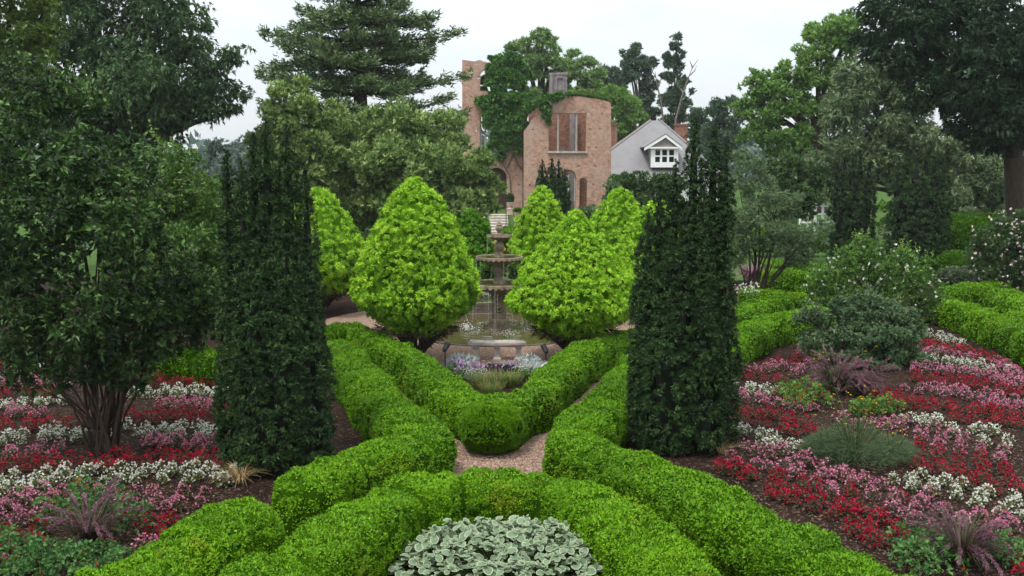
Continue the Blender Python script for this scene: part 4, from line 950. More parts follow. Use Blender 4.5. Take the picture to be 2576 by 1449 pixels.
c = G(2152, 668); ys = spx(c, [(2108, 400, .30, 0), (2126, 384, .30, .2), (2146, 394, .32, -.3), (2166, 382, .30, .2), (2188, 400, .30, 0), (2116, 450, .42, -.3), (2146, 440, .5, -.4), (2178, 450, .42, -.3), (2148, 470, .72, 0)])
yew('broad dark yew on the far right, left one of a close pair', c, ys, 54, tap=1.3, dens=20, k=34, L=.14, cl=.2)
c = G(2312, 705); ys = spx(c, [(2262, 402, .30, 0), (2282, 386, .30, .2), (2306, 395, .34, -.3), (2330, 380, .30, .2), (2352, 394, .30, -.2), (2374, 400, .30, .0), (2274, 450, .45, -.3), (2316, 440, .6, -.4), (2358, 450, .5, -.3), (2318, 470, .92, 0)])
yew('broad dark yew on the far right, right and nearer one of a close pair', c, ys, 55, tap=1.2, dens=24, k=34, L=.12, cl=.18)

# ================================================================== trees and shrubs with open crowns
def sub_blobs(r, B, k, fr, sq=.8):
    o = []
    for x, y, z, R_ in B:
        d = rdir(r, k); d[:, 1] = np.where(r.uniform(size=k) < .35, -np.abs(d[:, 1]), d[:, 1])
        rad = R_ * fr * r.uniform(.7, 1.3, k)
        c_ = np.array((x, y, z)) + d * (R_ - rad * .6)[:, None] * np.array((1, 1, sq)); o.append(np.c_[c_, rad])
    return np.concatenate(o)
def crown(r, B, n, L, W, k=5, droop=0.0, up=.3, spread=.9, shell=.45, sq=.75, fold=.1, cull=.55, tri=True, ysq=1.0):
    w_ = B[:, 3] ** 2; i = r.choice(len(B), n, p=w_ / w_.sum()); d = rdir(r, n)
    rad = B[i, 3] * (shell + (1 - shell) * r.uniform(0, 1, n) ** .6)
    p = B[i, :3] + d * rad[:, None] * np.array((1, ysq, sq))
    keep = np.ones(n, bool)
    if cull:
        for b in B:
            q = (p - b[:3]) / np.array((1, 1, sq)); keep &= (np.einsum('ij,ij->i', q, q) > (b[3] * .5) ** 2) | (r.uniform(size=n) > cull)
    p, d = p[keep], d[keep]
    return tufts(r, p, unit(d * .7 + np.array((0, 0, up))), k, L, W, spread, fold, droop, tri=tri)
def limbs(r, b, base, B, r0, bend=.25, joint=.45, n=7):
    base = np.array(base, float)
    for x, y, z, R_ in B:
        e = np.array((x, y, z)); j = base + (e - base) * np.array((.25, .25, joint)); j2 = base + (e - base) * np.array((.6, .6, .8))
        q = np.array([base, j, j2, e]); t = np.linspace(0, 1, n)[:, None]
        c_ = (1 - t) ** 3 * q[0] + 3 * (1 - t) ** 2 * t * q[1] + 3 * (1 - t) * t * t * q[2] + t ** 3 * q[3]
        c_[1:-1] += r.normal(0, bend * .2, (n - 2, 3)); b.tube(c_, np.linspace(r0, r0 * .18, n), 6)
def tree(name, label, cat, base_u, Y, blobs, mat, L, n, k=5, W=.5, trunk=.3, bark='bark', subs=(9, .45), seed=0, z0=0.0, group=None, droop=0.0, up=.3, spread=.9, sq=.75, shell=.45, stems=1, cull=.55, stem_r=None, core=0, twigs=0, tri=True, sprigs=0):
    """blobs: (u, v, radius in photo pixels, depth shift) of the crown's masses at distance Y"""
    r = np.random.default_rng(seed)
    B = np.array([(*P(u, v, Y + dy), rp * (Y + dy) / FPX) for u, v, rp, dy in blobs])
    x0 = P(base_u, 700, Y)[0]; loc = np.array((x0, Y, z0)); T = thing(name, label, cat, loc, group)
    b = MB()
    if stems == 1:
        top = B[np.argmax(B[:, 2])][:3].copy(); mid = np.array((x0 * .8 + B[:, 0].mean() * .2, Y, z0 + (B[:, 2].mean() - z0) * .55))
        b.tube([loc, loc * .6 + mid * .4, mid], [trunk * 1.25, trunk, trunk * .8], 9); limbs(r, b, mid, B, trunk * .55)
    else:
        for s in range(stems):
            bb = B[r.choice(len(B), max(1, len(B) // stems + 1), replace=False)]
            limbs(r, b, loc + (r.normal(0, .2), r.normal(0, .2), 0), bb, trunk * r.uniform(.5, 1.1), .15, .42)
    b.build('trunk', M[bark], T, smooth=True)
    S_ = sub_blobs(r, B, subs[0], subs[1], sq) if subs else B
    S_ = S_[S_[:, 2] > z0]
    pr = [crown(r, S_, n, L, L * W, k, droop, up, spread, shell, sq, cull=cull, tri=tri)]
    if core: pr.append(crown(r, B * np.array((1, 1, 1, .75)), core, L * 1.3, L * .9, 5, droop, up, 1.2, .15, sq, cull=0))
    pr = [(p[0], p[1], p[2]) for p in pr]
    V = pr[0][0]
    foliage('crown', pr, M[mat], T)
    if sprigs:
        d = rdir(r, sprigs); d[:, 2] = np.abs(d[:, 2]) * .8 + .1; d[:, 1] = np.where(r.uniform(size=sprigs) < .7, -np.abs(d[:, 1]), d[:, 1]); d = unit(d)
        i = r.choice(len(S_), sprigs); p = S_[i, :3] + d * S_[i, 3:4] * .8; A = unit(d * .6 + np.array((0, 0, 1.0))); ln = L * r.uniform(3, 6.5, sprigs)
        m = MB(); pl, al_ = [], []
        for q, a_, l_ in zip(p, A, ln):
            m.tube([q, q + a_ * l_ * .6, q + a_ * l_ + r.normal(0, .02, 3)], [.008, .006, .003], 4)
            f = np.linspace(.25, 1, 7); pl.append(q + a_ * (l_ * f)[:, None]); al_.append(np.tile(a_, (7, 1)))
        tag(m.build('shoots', M[bark], T), kind='stuff')
        v_, q_, t_ = tufts(r, np.concatenate(pl), np.concatenate(al_), 2, L * 1.05, L * W, 1.3, .14, .15, .1, False)
        foliage('young_leaves', [(v_, q_, np.clip(t_ + .28, 0, 1))], M[mat], T)
    if twigs:
        d = rdir(r, twigs); i = r.choice(len(B), twigs); p = B[i, :3] + d * B[i, 3:4] * .95
        m = MB()
        for q, dd in zip(p, d):
            dd = unit(dd + np.array((0, 0, .5))); s = B[0, 3] * r.uniform(.2, .5); m.tube([q - dd * s, q + rdir(r, 1)[0] * s * .1, q + dd * s * .4], [.03, .02, .006], 4)
        tag(m.build('bare_twigs', M['palebark'], T), kind='stuff')
    return T
# ------------------------------------------------------------------ left side
tree('broadleaf_shrub', 'huge dark broad leaved shrub on many stems standing in the left flower bed', 'shrub', 240, 18.2,
     [(60, 190, 70, .6), (130, 250, 90, .2), (40, 330, 130, 0), (150, 420, 150, -.3), (270, 400, 110, .2), (320, 480, 100, .0), (80, 560, 170, -.5), (240, 600, 170, -.6), (350, 600, 90, -.1), (390, 740, 130, -.3), (60, 740, 150, -.5), (210, 780, 150, -.6), (340, 810, 130, -.3), (470, 740, 90, 0), (-40, 480, 150, 0), (-40, 700, 150, 0), (110, 880, 95, -.3), (440, 830, 95, .3), (255, 290, 40, 0), (30, 900, 90, 0), (200, 905, 80, -.4), (300, 910, 80, -.2), (150, 965, 45, -.5), (340, 965, 40, -.3), (60, 960, 50, 0), (390, 900, 60, .2), (515, 800, 50, .3)],
     'viburnum', .115, 7600, k=5, W=.44, sprigs=260, trunk=.032, subs=(14, .33), seed=61, stems=9, up=.45, droop=.2, spread=.85, shell=.3, core=900, tri=False)
tree('broadleaf_shrub', 'lighter green leafy shrub between the huge dark shrub and the left yew', 'shrub', 470, 24.5,
     [(430, 420, 70, 0), (480, 470, 80, 0), (400, 470, 80, .3), (525, 510, 60, 0), (450, 560, 90, 0), (540, 590, 70, 0), (500, 660, 90, 0), (410, 640, 90, .3), (560, 700, 70, 0), (480, 760, 90, 0), (545, 790, 70, 0), (410, 780, 80, 0), (400, 520, 70, -.5), (450, 620, 80, -.8), (520, 600, 60, -.6), (430, 700, 70, -.6)],
     'viburnum2', .11, 5200, k=5, W=.42, tri=False, sprigs=90, trunk=.035, subs=(10, .4), seed=62, stems=7, up=.4, droop=.25, core=900)
tree('oak_tree', 'big dark oak with drooping leafy boughs filling the upper left sky', 'tree', 300, 46,
     [(300, 90, 130, 0), (180, 60, 110, 0), (420, 60, 110, 0), (330, 200, 140, -1), (220, 200, 130, 0), (440, 180, 110, 0), (500, 120, 50, 0), (540, 190, 60, 0), (600, 130, 34, 0), (575, 145, 32, 0), (600, 230, 34, 0), (560, 265, 42, 0), (520, 270, 60, 0), (420, 300, 80, 0), (310, 320, 100, 0), (200, 320, 120, 0), (480, 40, 60, 0), (360, -40, 120, 0), (200, -60, 120, 0), (90, 120, 110, 2), (60, 260, 120, 2), (600, 275, 16, 0), (470, 250, 60, 0), (350, 370, 70, 0)],
     'oak', .17, 20000, k=5, W=.42, trunk=.55, subs=(16, .30), seed=63, droop=.5, up=-.05, core=2500, shell=.25)
tree('oak_tree', 'brownish green tree in the top left corner in front of the oak', 'tree', 10, 38,
     [(20, 60, 90, 0), (90, 90, 70, 0), (-40, 150, 110, 0), (60, 170, 80, 0), (30, -30, 100, 0), (10, 260, 110, 0), (110, 30, 60, 0)],
     'olive', .15, 5000, k=5, W=.45, trunk=.35, subs=(10, .36), seed=64, core=300)
# distant wood beyond the garden
r = np.random.default_rng(7); C = []
for i in range(150):
    x = -110 + 220 * i / 149; Yd = 150 + r.uniform(-18, 18); hh = r.uniform(6.5, 10.5) - (2.0 if abs(x + 40) < 18 else 0)
    C.append((x, Yd, 1.5 + hh * .45, hh * .55))
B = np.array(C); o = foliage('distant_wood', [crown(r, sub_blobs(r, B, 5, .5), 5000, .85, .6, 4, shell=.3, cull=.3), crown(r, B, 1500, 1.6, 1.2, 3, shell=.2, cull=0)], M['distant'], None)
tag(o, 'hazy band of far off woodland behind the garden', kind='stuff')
for u, Y, h, rr, lab in ((600, 95, 405, 42, 'small hazy tree under the end of the oak boughs'), (545, 100, 395, 36, 'faint far tree in the gap left of the left yew'), (640, 80, 400, 45, 'soft green tree just left of the shrub trees under the fir')):
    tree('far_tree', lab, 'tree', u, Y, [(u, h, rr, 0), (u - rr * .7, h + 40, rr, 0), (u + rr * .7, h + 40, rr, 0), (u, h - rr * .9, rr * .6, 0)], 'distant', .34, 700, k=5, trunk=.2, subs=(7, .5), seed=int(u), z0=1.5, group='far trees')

# ------------------------------------------------------------------ the great fir
def fir(label, u, Y, seed):
    r = np.random.default_rng(seed); x = P(u, 300, Y)[0]; c = np.array((x, Y, 0)); T = thing('fir_tree', label, 'conifer', c)
    H_ = 17.5; b = MB(); b.tube([c, c + (0.1, 0, 6), c + (0, 0, 12), c + (0, 0, H_)], [.55, .45, .28, .04], 10)
    PT, AX = [], []
    tiers = np.array([2.6, 3.6, 4.5, 5.3, 6.1, 6.9, 8.0, 9.15, 10.35, 11.6, 12.8, 13.9, 14.9, 15.7, 16.4])
    tiers = np.concatenate([tiers, r.uniform(3, 15.5, 16)])
    for ti, zt in enumerate(tiers):
        Lm = (1 if ti < 15 else .72) * r.uniform(.86, 1.12) * 1.04 * 5.6 / 5.6 * (5.6 if zt < 12.6 else max(.8, 5.6 * (H_ - zt) / (H_ - 12.3)))
        m = (11 if zt < 7.5 else 8) if ti < 15 else 4
        for i in range(m):
            a = 2 * math.pi * (i + r.uniform(-.3, .3)) / m + ti * 1.3; L_ = Lm * r.uniform(.58, 1.08); z0 = zt + r.uniform(-.25, .25)
            tt = np.linspace(0, 1, 9); rise = r.uniform(-.05, .14) * L_
            dirn = np.array((math.cos(a), math.sin(a)))
            q = np.c_[c[0] + dirn[0] * L_ * tt, c[1] + dirn[1] * L_ * tt, z0 + rise * tt ** 1.3 - .35 * np.sin(tt * math.pi) * (zt < 9) + r.normal(0, .03, 9)]
            b.tube(q, np.linspace(.10, .018, 9), 5)
            nt_ = int(85 * L_ / 5.5 + 12)
            s = r.uniform(.18, 1.0, nt_) ** .8; wd = (.15 + .95 * np.sin(np.clip(s * 1.05, 0, 1) * math.pi) ** .7) * L_ / 5.5 * 1.0
            lat = r.uniform(-1, 1, nt_) * wd; px_ = np.stack([np.interp(s, tt, q[:, k]) for k in range(3)], 1)
            side = np.array((-dirn[1], dirn[0], 0)); px_ = px_ + side * lat[:, None] + np.c_[np.zeros((nt_, 2)), r.normal(.03, .12, nt_) + .05]
            PT.append(px_); AX.append(unit(np.array((*dirn, 0)) * .8 + side * np.sign(lat)[:, None] * .5 + np.array((0, 0, .45)) + r.normal(0, .2, (nt_, 3))))
    b.build('trunk', M['bark'], T, smooth=True)
    foliage('crown', [tufts(r, np.concatenate(PT), np.concatenate(AX), 8, .26, .085, .8, .1, droop=.08, base=.6, tri=True)], M['fir'], T)
fir('great fir with flat tiered boughs rising out of frame left of the ruin', 905, 55, 71)
tree('evergreen_shrub_tree', 'mass of tall glossy evergreen shrub trees with pale new leaves under the fir', 'tree', 960, 49,
     [(860, 430, 80, 0), (960, 400, 90, -1), (1060, 420, 90, -1), (1140, 400, 70, 0), (1190, 440, 60, 0), (900, 520, 80, 0), (1000, 500, 90, -1), (1090, 510, 90, -1), (1180, 510, 70, 0), (1225, 470, 42, 0), (840, 570, 70, 0), (1120, 330, 70, 1), (1020, 310, 80, 1), (920, 330, 80, 1), (1235, 520, 25, 0), (1150, 560, 60, 0), (1215, 400, 34, 0), (950, 590, 70, 0), (1050, 590, 70, 0)],
     'magnolia', .19, 13000, k=6, W=.40, trunk=.11, bark='palebark', subs=(12, .34), seed=72, stems=9, up=.6, core=1500, shell=.35)
tree('evergreen_shrub_tree', 'loose yellow green shrub tree left of the fir, above the left yew', 'tree', 730, 47,
     [(730, 250, 60, 0), (690, 300, 50, 0), (760, 300, 70, 0), (720, 360, 70, 0), (790, 380, 70, 0), (680, 380, 50, 0), (640, 350, 24, 0), (740, 440, 80, 0), (800, 460, 70, 0), (820, 300, 60, 1), (700, 460, 60, 0), (780, 520, 60, 0), (705, 225, 24, 0), (755, 215, 26, 0)],
     'magnolia', .18, 7500, k=6, W=.40, trunk=.10, bark='palebark', subs=(11, .34), seed=73, stems=6, up=.6, core=700, shell=.35)

# ------------------------------------------------------------------ vine on the ruin, trees behind it
r = np.random.default_rng(81)
def vine(label, blobs, n, L, seed, stems):
    r = np.random.default_rng(seed); B = np.array([(*P(1073.3 + zx / 3, 67.1 + zy / 3, YR + dy), rp * .25 * YR / FPX) for zx, zy, rp, dy in blobs])
    c = np.array((B[:, 0].mean(), YR - .2, 1.3)); T = thing('climbing_vine', label, 'vine', c)
    S_ = sub_blobs(r, B, 14, .30)
    foliage('foliage', [crown(r, S_, n, L, L * .7, 5, .35, .0, .9, .3, ysq=.55), crown(r, B * np.array((1, 1, 1, .7)), n // 7, L * 1.4, L * 1.1, 4, .2, .1, 1.2, .2, cull=0, ysq=.5)], M['vine'], T)
    b = MB()
    for pth in stems: b.tube([P(1073.3 + zx / 3, 67.1 + zy / 3, Yv) for zx, zy, Yv in pth], [.07, .06, .05, .04][:len(pth)] + [.03] * max(0, len(pth) - 4), 6)
    b.build('stem', M['palebark'], T)
vine('dense climbing vine smothering the middle of the brick ruin',
     [(560, 260, 80, 0), (660, 240, 90, 0), (720, 300, 70, 0), (520, 330, 60, -.2), (600, 380, 110, -.3), (700, 420, 90, -.2), (480, 420, 50, -.2), (540, 500, 90, -.4), (440, 560, 70, -.4), (640, 540, 110, -.4), (740, 540, 80, -.5), (400, 560, 40, -.3), (500, 640, 90, -.4), (600, 660, 100, -.5), (700, 660, 80, -.5), (780, 600, 60, -1.4), (460, 720, 60, -.3), (560, 760, 90, -.4), (660, 760, 80, -.5), (720, 720, 50, -.5), (520, 840, 70, -.3), (640, 850, 70, -.4), (700, 860, 40, -.4), (480, 910, 40, -.3), (580, 900, 60, -.3), (690, 920, 40, -.4), (560, 975, 40, -.2), (850, 560, 50, -1.7), (900, 540, 45, -1.7), (960, 530, 40, -1.7), (1010, 510, 35, -1.7), (900, 610, 45, -1.7), (910, 670, 35, -1.7), (925, 720, 18, -1.7), (1070, 500, 20, -1.7), (620, 210, 40, 0), (770, 360, 40, 0), (480, 230, 22, 0), (440, 400, 50, 1.2), (430, 470, 40, 1.2), (470, 300, 30, 0), (470, 350, 30, -.1)],
     15000, .20, 82, [[(630, 1400, YR - .05), (636, 1250, YR - .06), (628, 1120, YR - .06), (560, 1010, YR - .1), (540, 940, YR - .2)], [(720, 1080, YR - .05), (690, 1040, YR - .08), (650, 950, YR - .2)], [(610, 1060, YR - .05), (660, 950, YR - .1), (700, 880, YR - .2)], [(725, 1400, YR - .08), (728, 1200, YR - .08), (726, 1000, YR - .1), (715, 880, YR - .2)]])
# mossy grass along the broken wall tops
n = 1500; t = r.uniform(0, 1, n); xs = np.interp(t, [0, .3, .65, 1], [1060, 1130, 1220, 1325]); zs = np.interp(t, [0, .3, .65, 1], [517, 522, 532, 551])
p = np.array([P(1073.3 + a / 3, 67.1 + b_ / 3, YF + .2) for a, b_ in zip(xs, zs)]); p[:, 1] += r.uniform(-.2, .2, n); p[:, 2] += r.uniform(-.04, .1, n)
tag(foliage('wall_grass', [tufts(r, p, np.tile((0, 0, 1.0), (n, 1)), 4, .16, .05, .9)], M['olive'], None), 'yellow green grass growing along the top of the broken brick wall', kind='stuff')
tree('broadleaf_tree', 'tall airy tree rising behind the vine covered ruin', 'tree', 1360, 98,
     [(1350, 110, 42, 0), (1310, 130, 40, 0), (1380, 120, 34, 0), (1330, 160, 50, 0), (1390, 170, 44, 0), (1300, 190, 50, 0), (1370, 210, 50, 0), (1340, 250, 50, 0), (1365, 88, 22, 0)],
     'midtree', .30, 4600, k=5, W=.45, trunk=.4, subs=(12, .30), seed=83, z0=1.5, shell=.3)
tree('broadleaf_tree', 'rounded green tree behind the chimney of the ruin', 'tree', 1450, 104,
     [(1450, 155, 36, 0), (1480, 180, 40, 0), (1420, 180, 36, 0), (1450, 220, 60, 0), (1500, 230, 40, 0), (1400, 240, 46, 0), (1520, 260, 44, 0), (1470, 280, 60, 0)],
     'midtree', .30, 5200, k=5, W=.45, trunk=.4, subs=(12, .32), seed=84, z0=1.5, shell=.3)
tree('broadleaf_tree', 'lower yellow green tree between the ruin and the grey roof', 'tree', 1570, 101,
     [(1560, 260, 44, 0), (1540, 300, 44, 0), (1590, 300, 36, 0), (1565, 340, 44, 0), (1530, 240, 30, 0), (1590, 340, 30, 0), (1555, 390, 40, 0)],
     'sycamore', .30, 4200, k=5, W=.45, trunk=.3, subs=(10, .4), seed=85, z0=1.5, shell=.3)
tree('broadleaf_tree', 'small dark tree peeping over the right shoulder of the ruin', 'tree', 1535, 112,
     [(1530, 195, 30, 0), (1515, 180, 18, 0), (1550, 215, 26, 0), (1540, 240, 34, 0)], 'poplar', .34, 1700, k=5, W=.45, trunk=.3, subs=(8, .42), seed=86, z0=1.5)
tree('poplar_tree', 'slim blue green tree with a two pronged top behind the grey roof', 'tree', 1607, 114,
     [(1605, 140, 24, 0), (1600, 120, 14, 0), (1578, 145, 14, 0), (1590, 170, 30, 0), (1625, 165, 28, 0), (1600, 200, 38, 0), (1635, 210, 22, 0), (1610, 240, 34, 0), (1600, 280, 36, 0), (1630, 285, 30, 0), (1565, 130, 7, 0), (1648, 155, 12, 0)],
     'poplar', .30, 5200, k=5, W=.45, trunk=.3, bark='palebark', subs=(10, .38), seed=87, z0=1.5, shell=.25)
tree('poplar_tree', 'tallest slender blue green tree right of the two pronged one', 'tree', 1697, 112,
     [(1703, 92, 12, 0), (1700, 115, 16, 0), (1690, 140, 20, 0), (1712, 140, 14, 0), (1695, 165, 24, 0), (1685, 195, 22, 0), (1715, 205, 18, 0), (1700, 225, 26, 0), (1680, 255, 24, 0), (1715, 260, 26, 0), (1740, 230, 8, 0), (1695, 290, 30, 0), (1680, 320, 28, 0)],
     'poplar', .28, 4400, k=5, W=.45, trunk=.28, bark='palebark', subs=(9, .38), seed=88, z0=1.5, shell=.25)
def snag(label, u0, pts_list, Y):
    T = thing('bare_tree', label, 'dead tree', (P(u0, 700, Y)[0], Y, 1.5), 'bare dead trees')
    for k, pts in enumerate(pts_list):
        b = MB(); q = np.array([P(u, v, Y) for u, v in pts])
        if k == 0: q = np.concatenate([[(q[0][0], Y, 1.5)], q])
        b.tube(q, np.linspace(.17 if k == 0 else .08, .025, len(q)), 6).build('trunk' if k == 0 else 'branch', M['palebark'], T)
snag('bare pale tree limbs leaning right beside the tallest slender tree', 1700, [[(1700, 300), (1712, 255), (1728, 205), (1742, 170), (1756, 150)], [(1735, 190), (1748, 178), (1752, 165)], [(1718, 235), (1705, 215), (1700, 190)], [(1742, 170), (1735, 152)]], 110)
snag('thin bare pale trunk between the two slim blue green trees', 1662, [[(1668, 300), (1662, 250), (1652, 210), (1648, 180)], [(1655, 215), (1664, 195)], [(1650, 195), (1642, 180)]], 111)
tree('broadleaf_tree', 'small blue green tree right of the house chimney', 'tree', 1755, 108, [(1755, 290, 22, 0), (1740, 310, 20, 0), (1770, 320, 24, 0), (1755, 345, 30, 0)], 'poplar', .30, 1600, k=5, W=.45, trunk=.2, subs=(8, .42), seed=89, z0=1.5)
tree('broadleaf_tree', 'blue green tree in front of the plane tree on its left', 'tree', 1812, 100, [(1820, 250, 30, 0), (1800, 280, 30, 0), (1840, 290, 36, 0), (1815, 330, 40, 0), (1790, 330, 26, 0), (1830, 370, 40, 0), (1795, 380, 36, 0)], 'poplar', .28, 3600, k=5, W=.45, trunk=.3, subs=(10, .4), seed=90, z0=1.5)
tree('plane_tree', 'large light green plane tree with visible branching limbs on the right', 'tree', 2060, 74,
     [(2090, 85, 60, 0), (2050, 110, 60, 0), (2130, 100, 60, 0), (2000, 175, 50, 0), (2060, 190, 60, 0), (2120, 190, 60, 0), (1940, 220, 50, 0), (1900, 220, 40, 0), (1880, 270, 40, 0), (1930, 280, 50, 0), (1990, 260, 50, 0), (2040, 270, 40, 0), (1890, 330, 40, 0), (1950, 340, 50, 0), (2010, 340, 40, 0), (2110, 270, 50, 0), (1900, 195, 26, 0), (1985, 380, 50, 0), (2140, 60, 40, 0), (2060, 380, 50, 0)],
     'sycamore', .25, 12000, k=5, W=.5, trunk=.42, subs=(12, .34), seed=91, z0=.8, shell=.3)
tree('hemlock_tree', 'very dark towering evergreen with layered boughs in the upper right corner', 'tree', 2575, 47,
     [(2400, 60, 110, 0), (2300, 40, 90, 0), (2230, 60, 60, 0), (2200, 20, 50, 0), (2180, 110, 50, 1), (2260, 130, 80, 0), (2350, 160, 90, 0), (2450, 180, 110, -1), (2550, 120, 120, -1), (2420, 260, 80, 0), (2500, 290, 90, -1), (2560, 300, 90, 0), (2330, 230, 70, 0), (2620, 60, 120, 0), (2500, 20, 100, 0), (2600, 220, 110, 0), (2440, 330, 60, 0), (2520, 340, 60, 0), (2350, -30, 100, 0), (2250, -30, 60, 0)],
     'darkfir', .21, 13500, k=6, W=.34, trunk=.62, subs=(13, .32), seed=92, droop=.35, up=.05, core=1500, shell=.35)
tree('juniper_tree', 'feathery grey green evergreen with thin pale twigs behind the yew pair', 'tree', 2260, 60,
     [(2160, 230, 70, 0), (2230, 220, 80, 0), (2300, 250, 70, 0), (2120, 290, 70, 0), (2200, 310, 80, 0), (2280, 330, 80, 0), (2360, 360, 80, 0), (2420, 400, 80, 0), (2100, 370, 60, 0), (2160, 390, 80, 0), (2240, 410, 80, 0), (2440, 480, 80, 0), (2360, 470, 80, 0), (2500, 440, 80, 0), (2540, 500, 80, 0), (2060, 420, 50, 0), (2220, 170, 60, 0), (2150, 180, 50, 0), (2100, 460, 60, 0), (2480, 540, 70, 0), (2560, 420, 70, 0)],
     'juniper', .25, 12000, k=7, W=.2, trunk=.4, subs=(12, .34), seed=93, droop=.25, up=.2, core=2200, shell=.3, twigs=120)

# ------------------------------------------------------------------ shrubs in the middle distance
ball('clipped_shrub', 'round dark clipped shrub at the right corner of the ruin', 'shrub', (P(1556, 480, 76)[0], 76, 1.5), .95, 2.9, 700, .2, 'shrub', 101)
def shrub(name, label, u, Y, blobs, mat, L, n, seed, **k):
    a = dict(k=5, W=.5, trunk=.05, subs=(9, .42), stems=5, up=.4, core=max(80, n // 8)); a.update(k)
    return tree(name, label, 'shrub', u, Y, blobs, mat, L, n, seed=seed, **a)
shrub('leafy_shrub', 'wide dark shrub below the dormer window', 1640, 69, [(1620, 455, 34, 0), (1660, 450, 34, 0), (1590, 470, 34, 0), (1640, 490, 44, 0), (1600, 510, 40, 0), (1690, 470, 40, 0), (1570, 450, 20, 0), (1680, 510, 40, 0)], 'shrub', .2, 1900, 102, z0=1.2)
shrub('leafy_shrub', 'grey green bushy plant at the foot of the ruin wall right of the slender yew', 1490, 66, [(1460, 545, 26, 0), (1490, 535, 26, 0), (1515, 550, 26, 0), (1475, 565, 30, 0), (1540, 470, 22, 0), (1545, 500, 26, 0), (1530, 530, 26, 0), (1440, 560, 22, 0)], 'grey', .16, 1500, 103, z0=.7)
shrub('leafy_shrub', 'dark loose shrub between the fir and the steps', 1150, 58, [(1130, 560, 40, 0), (1180, 570, 36, 0), (1090, 590, 40, 0), (1150, 610, 44, 0), (1205, 590, 26, 0), (1100, 540, 36, 0)], 'shrub', .17, 1600, 104)
tree('grey_leaved_tree', 'airy grey green small tree with thin bent dark trunks right of the right yew', 'tree', 1892, 36.5,
     [(1880, 430, 46, 0), (1860, 470, 40, 0), (1910, 480, 50, 0), (1880, 540, 60, 0), (1940, 560, 60, 0), (1990, 580, 60, 0), (2040, 600, 44, 0), (1880, 600, 50, 0), (1960, 620, 50, 0), (2010, 640, 44, 0), (1860, 400, 30, 0), (1990, 510, 40, 0), (2070, 570, 26, 0), (1850, 640, 40, 0)],
     'grey', .10, 7500, k=6, W=.3, trunk=.075, subs=(12, .36), seed=105, stems=3, up=.5, shell=.25)
shrub('leafy_shrub', 'dark bush with reddish young tips behind the grey leaved tree', 1980, 52, [(1940, 430, 40, 0), (1985, 420, 40, 0), (2030, 430, 36, 0), (1960, 480, 50, 0), (2020, 490, 50, 0), (2060, 460, 26, 0), (1990, 530, 50, 0), (1930, 520, 50, 0)], 'shrub', .17, 2400, 106)
shrub('leafy_shrub', 'pale soft plants behind the bright hedges near the rail fence', 2030, 56, [(1960, 610, 40, 0), (2020, 600, 40, 0), (2060, 610, 36, 0), (2090, 600, 30, 0), (1910, 610, 40, 0), (2225, 560, 22, 0), (2222, 520, 20, 0)], 'mossy', .14, 1600, 107)
def flowers_on(r, B, n, L, mat, name, parent, k=5, up=.6, front=True):
    i = r.choice(len(B), n, p=B[:, 3] ** 2 / (B[:, 3] ** 2).sum()); d = rdir(r, n)
    if front: d[:, 1] = -np.abs(d[:, 1])
    p = B[i, :3] + d * B[i, 3:4] * np.array((1, 1, .8))
    return foliage(name, [tufts(r, p, unit(d + np.array((0, 0, up))), k, L, L * .85, .75, .1)], M[mat], parent)
def px_blobs(Y, bl): return np.array([(*P(u, v, Y + dy), rp * (Y + dy) / FPX) for u, v, rp, dy in bl])
bl = [(2180, 640, 50, 0), (2130, 660, 60, 0), (2230, 660, 60, 0), (2280, 690, 60, 0), (2090, 700, 60, 0), (2170, 720, 70, 0), (2250, 740, 70, 0), (2320, 730, 50, 0), (2340, 760, 40, 0), (2060, 730, 40, 0), (2160, 610, 26, 0), (2280, 640, 26, 0), (2200, 770, 60, 0), (2310, 780, 50, 0), (2330, 660, 16, 0)]
T = shrub('rose_shrub', 'sprawling light green rose bush with scattered white flowers left of the scalloped hedge', 2190, 33, bl, 'rose', .085, 5200, 108, tri=False, sprigs=60, subs=(11, .36), stems=8)
flowers_on(np.random.default_rng(1), px_blobs(33, bl), 120, .075, 'white', 'blossoms', T)
bl = [(2500, 590, 60, 0), (2560, 580, 70, 0), (2470, 630, 50, 0), (2530, 650, 70, 0), (2590, 640, 70, 0), (2480, 670, 40, 0), (2540, 700, 50, 0), (2600, 720, 60, 0), (2540, 560, 40, 0)]
T = shrub('rose_shrub', 'dark rose bush covered in small blush flowers at the right edge', 2540, 38, bl, 'shrub', .10, 4200, 109, subs=(12, .34), stems=6)
flowers_on(np.random.default_rng(2), px_blobs(38, bl), 150, .085, 'rosepink', 'blossoms', T)
bl = [(2180, 750, 40, .1), (2120, 765, 36, .2), (2140, 790, 50, 0), (2200, 775, 60, 0), (2260, 790, 50, 0), (2060, 790, 40, .3), (2030, 795, 26, .3), (2100, 830, 60, 0), (2170, 840, 70, -.3), (2240, 840, 70, -.3), (2300, 830, 40, 0), (2040, 850, 40, 0), (2070, 870, 50, 0), (2140, 890, 60, -.4), (2210, 900, 70, -.5), (2280, 890, 60, -.2), (2300, 930, 40, -.2), (2010, 800, 16, .2), (2240, 945, 40, -.4)]
T = shrub('tansy_shrub', 'spreading blue green ferny shrub in the middle of the right flower bed', 2180, 26.6, bl, 'tansy', .08, 9500, 110, W=.34, k=7, subs=(13, .30), stems=8, sq=.5, droop=.3, sprigs=90)
ball('santolina', 'small silvery dome plant in front of the bright bush at the far right', 'plant', (*G(2420, 735)[:2], 0), 1.0, 1.1, 700, .10, 'grey', 111, core='yewcore')
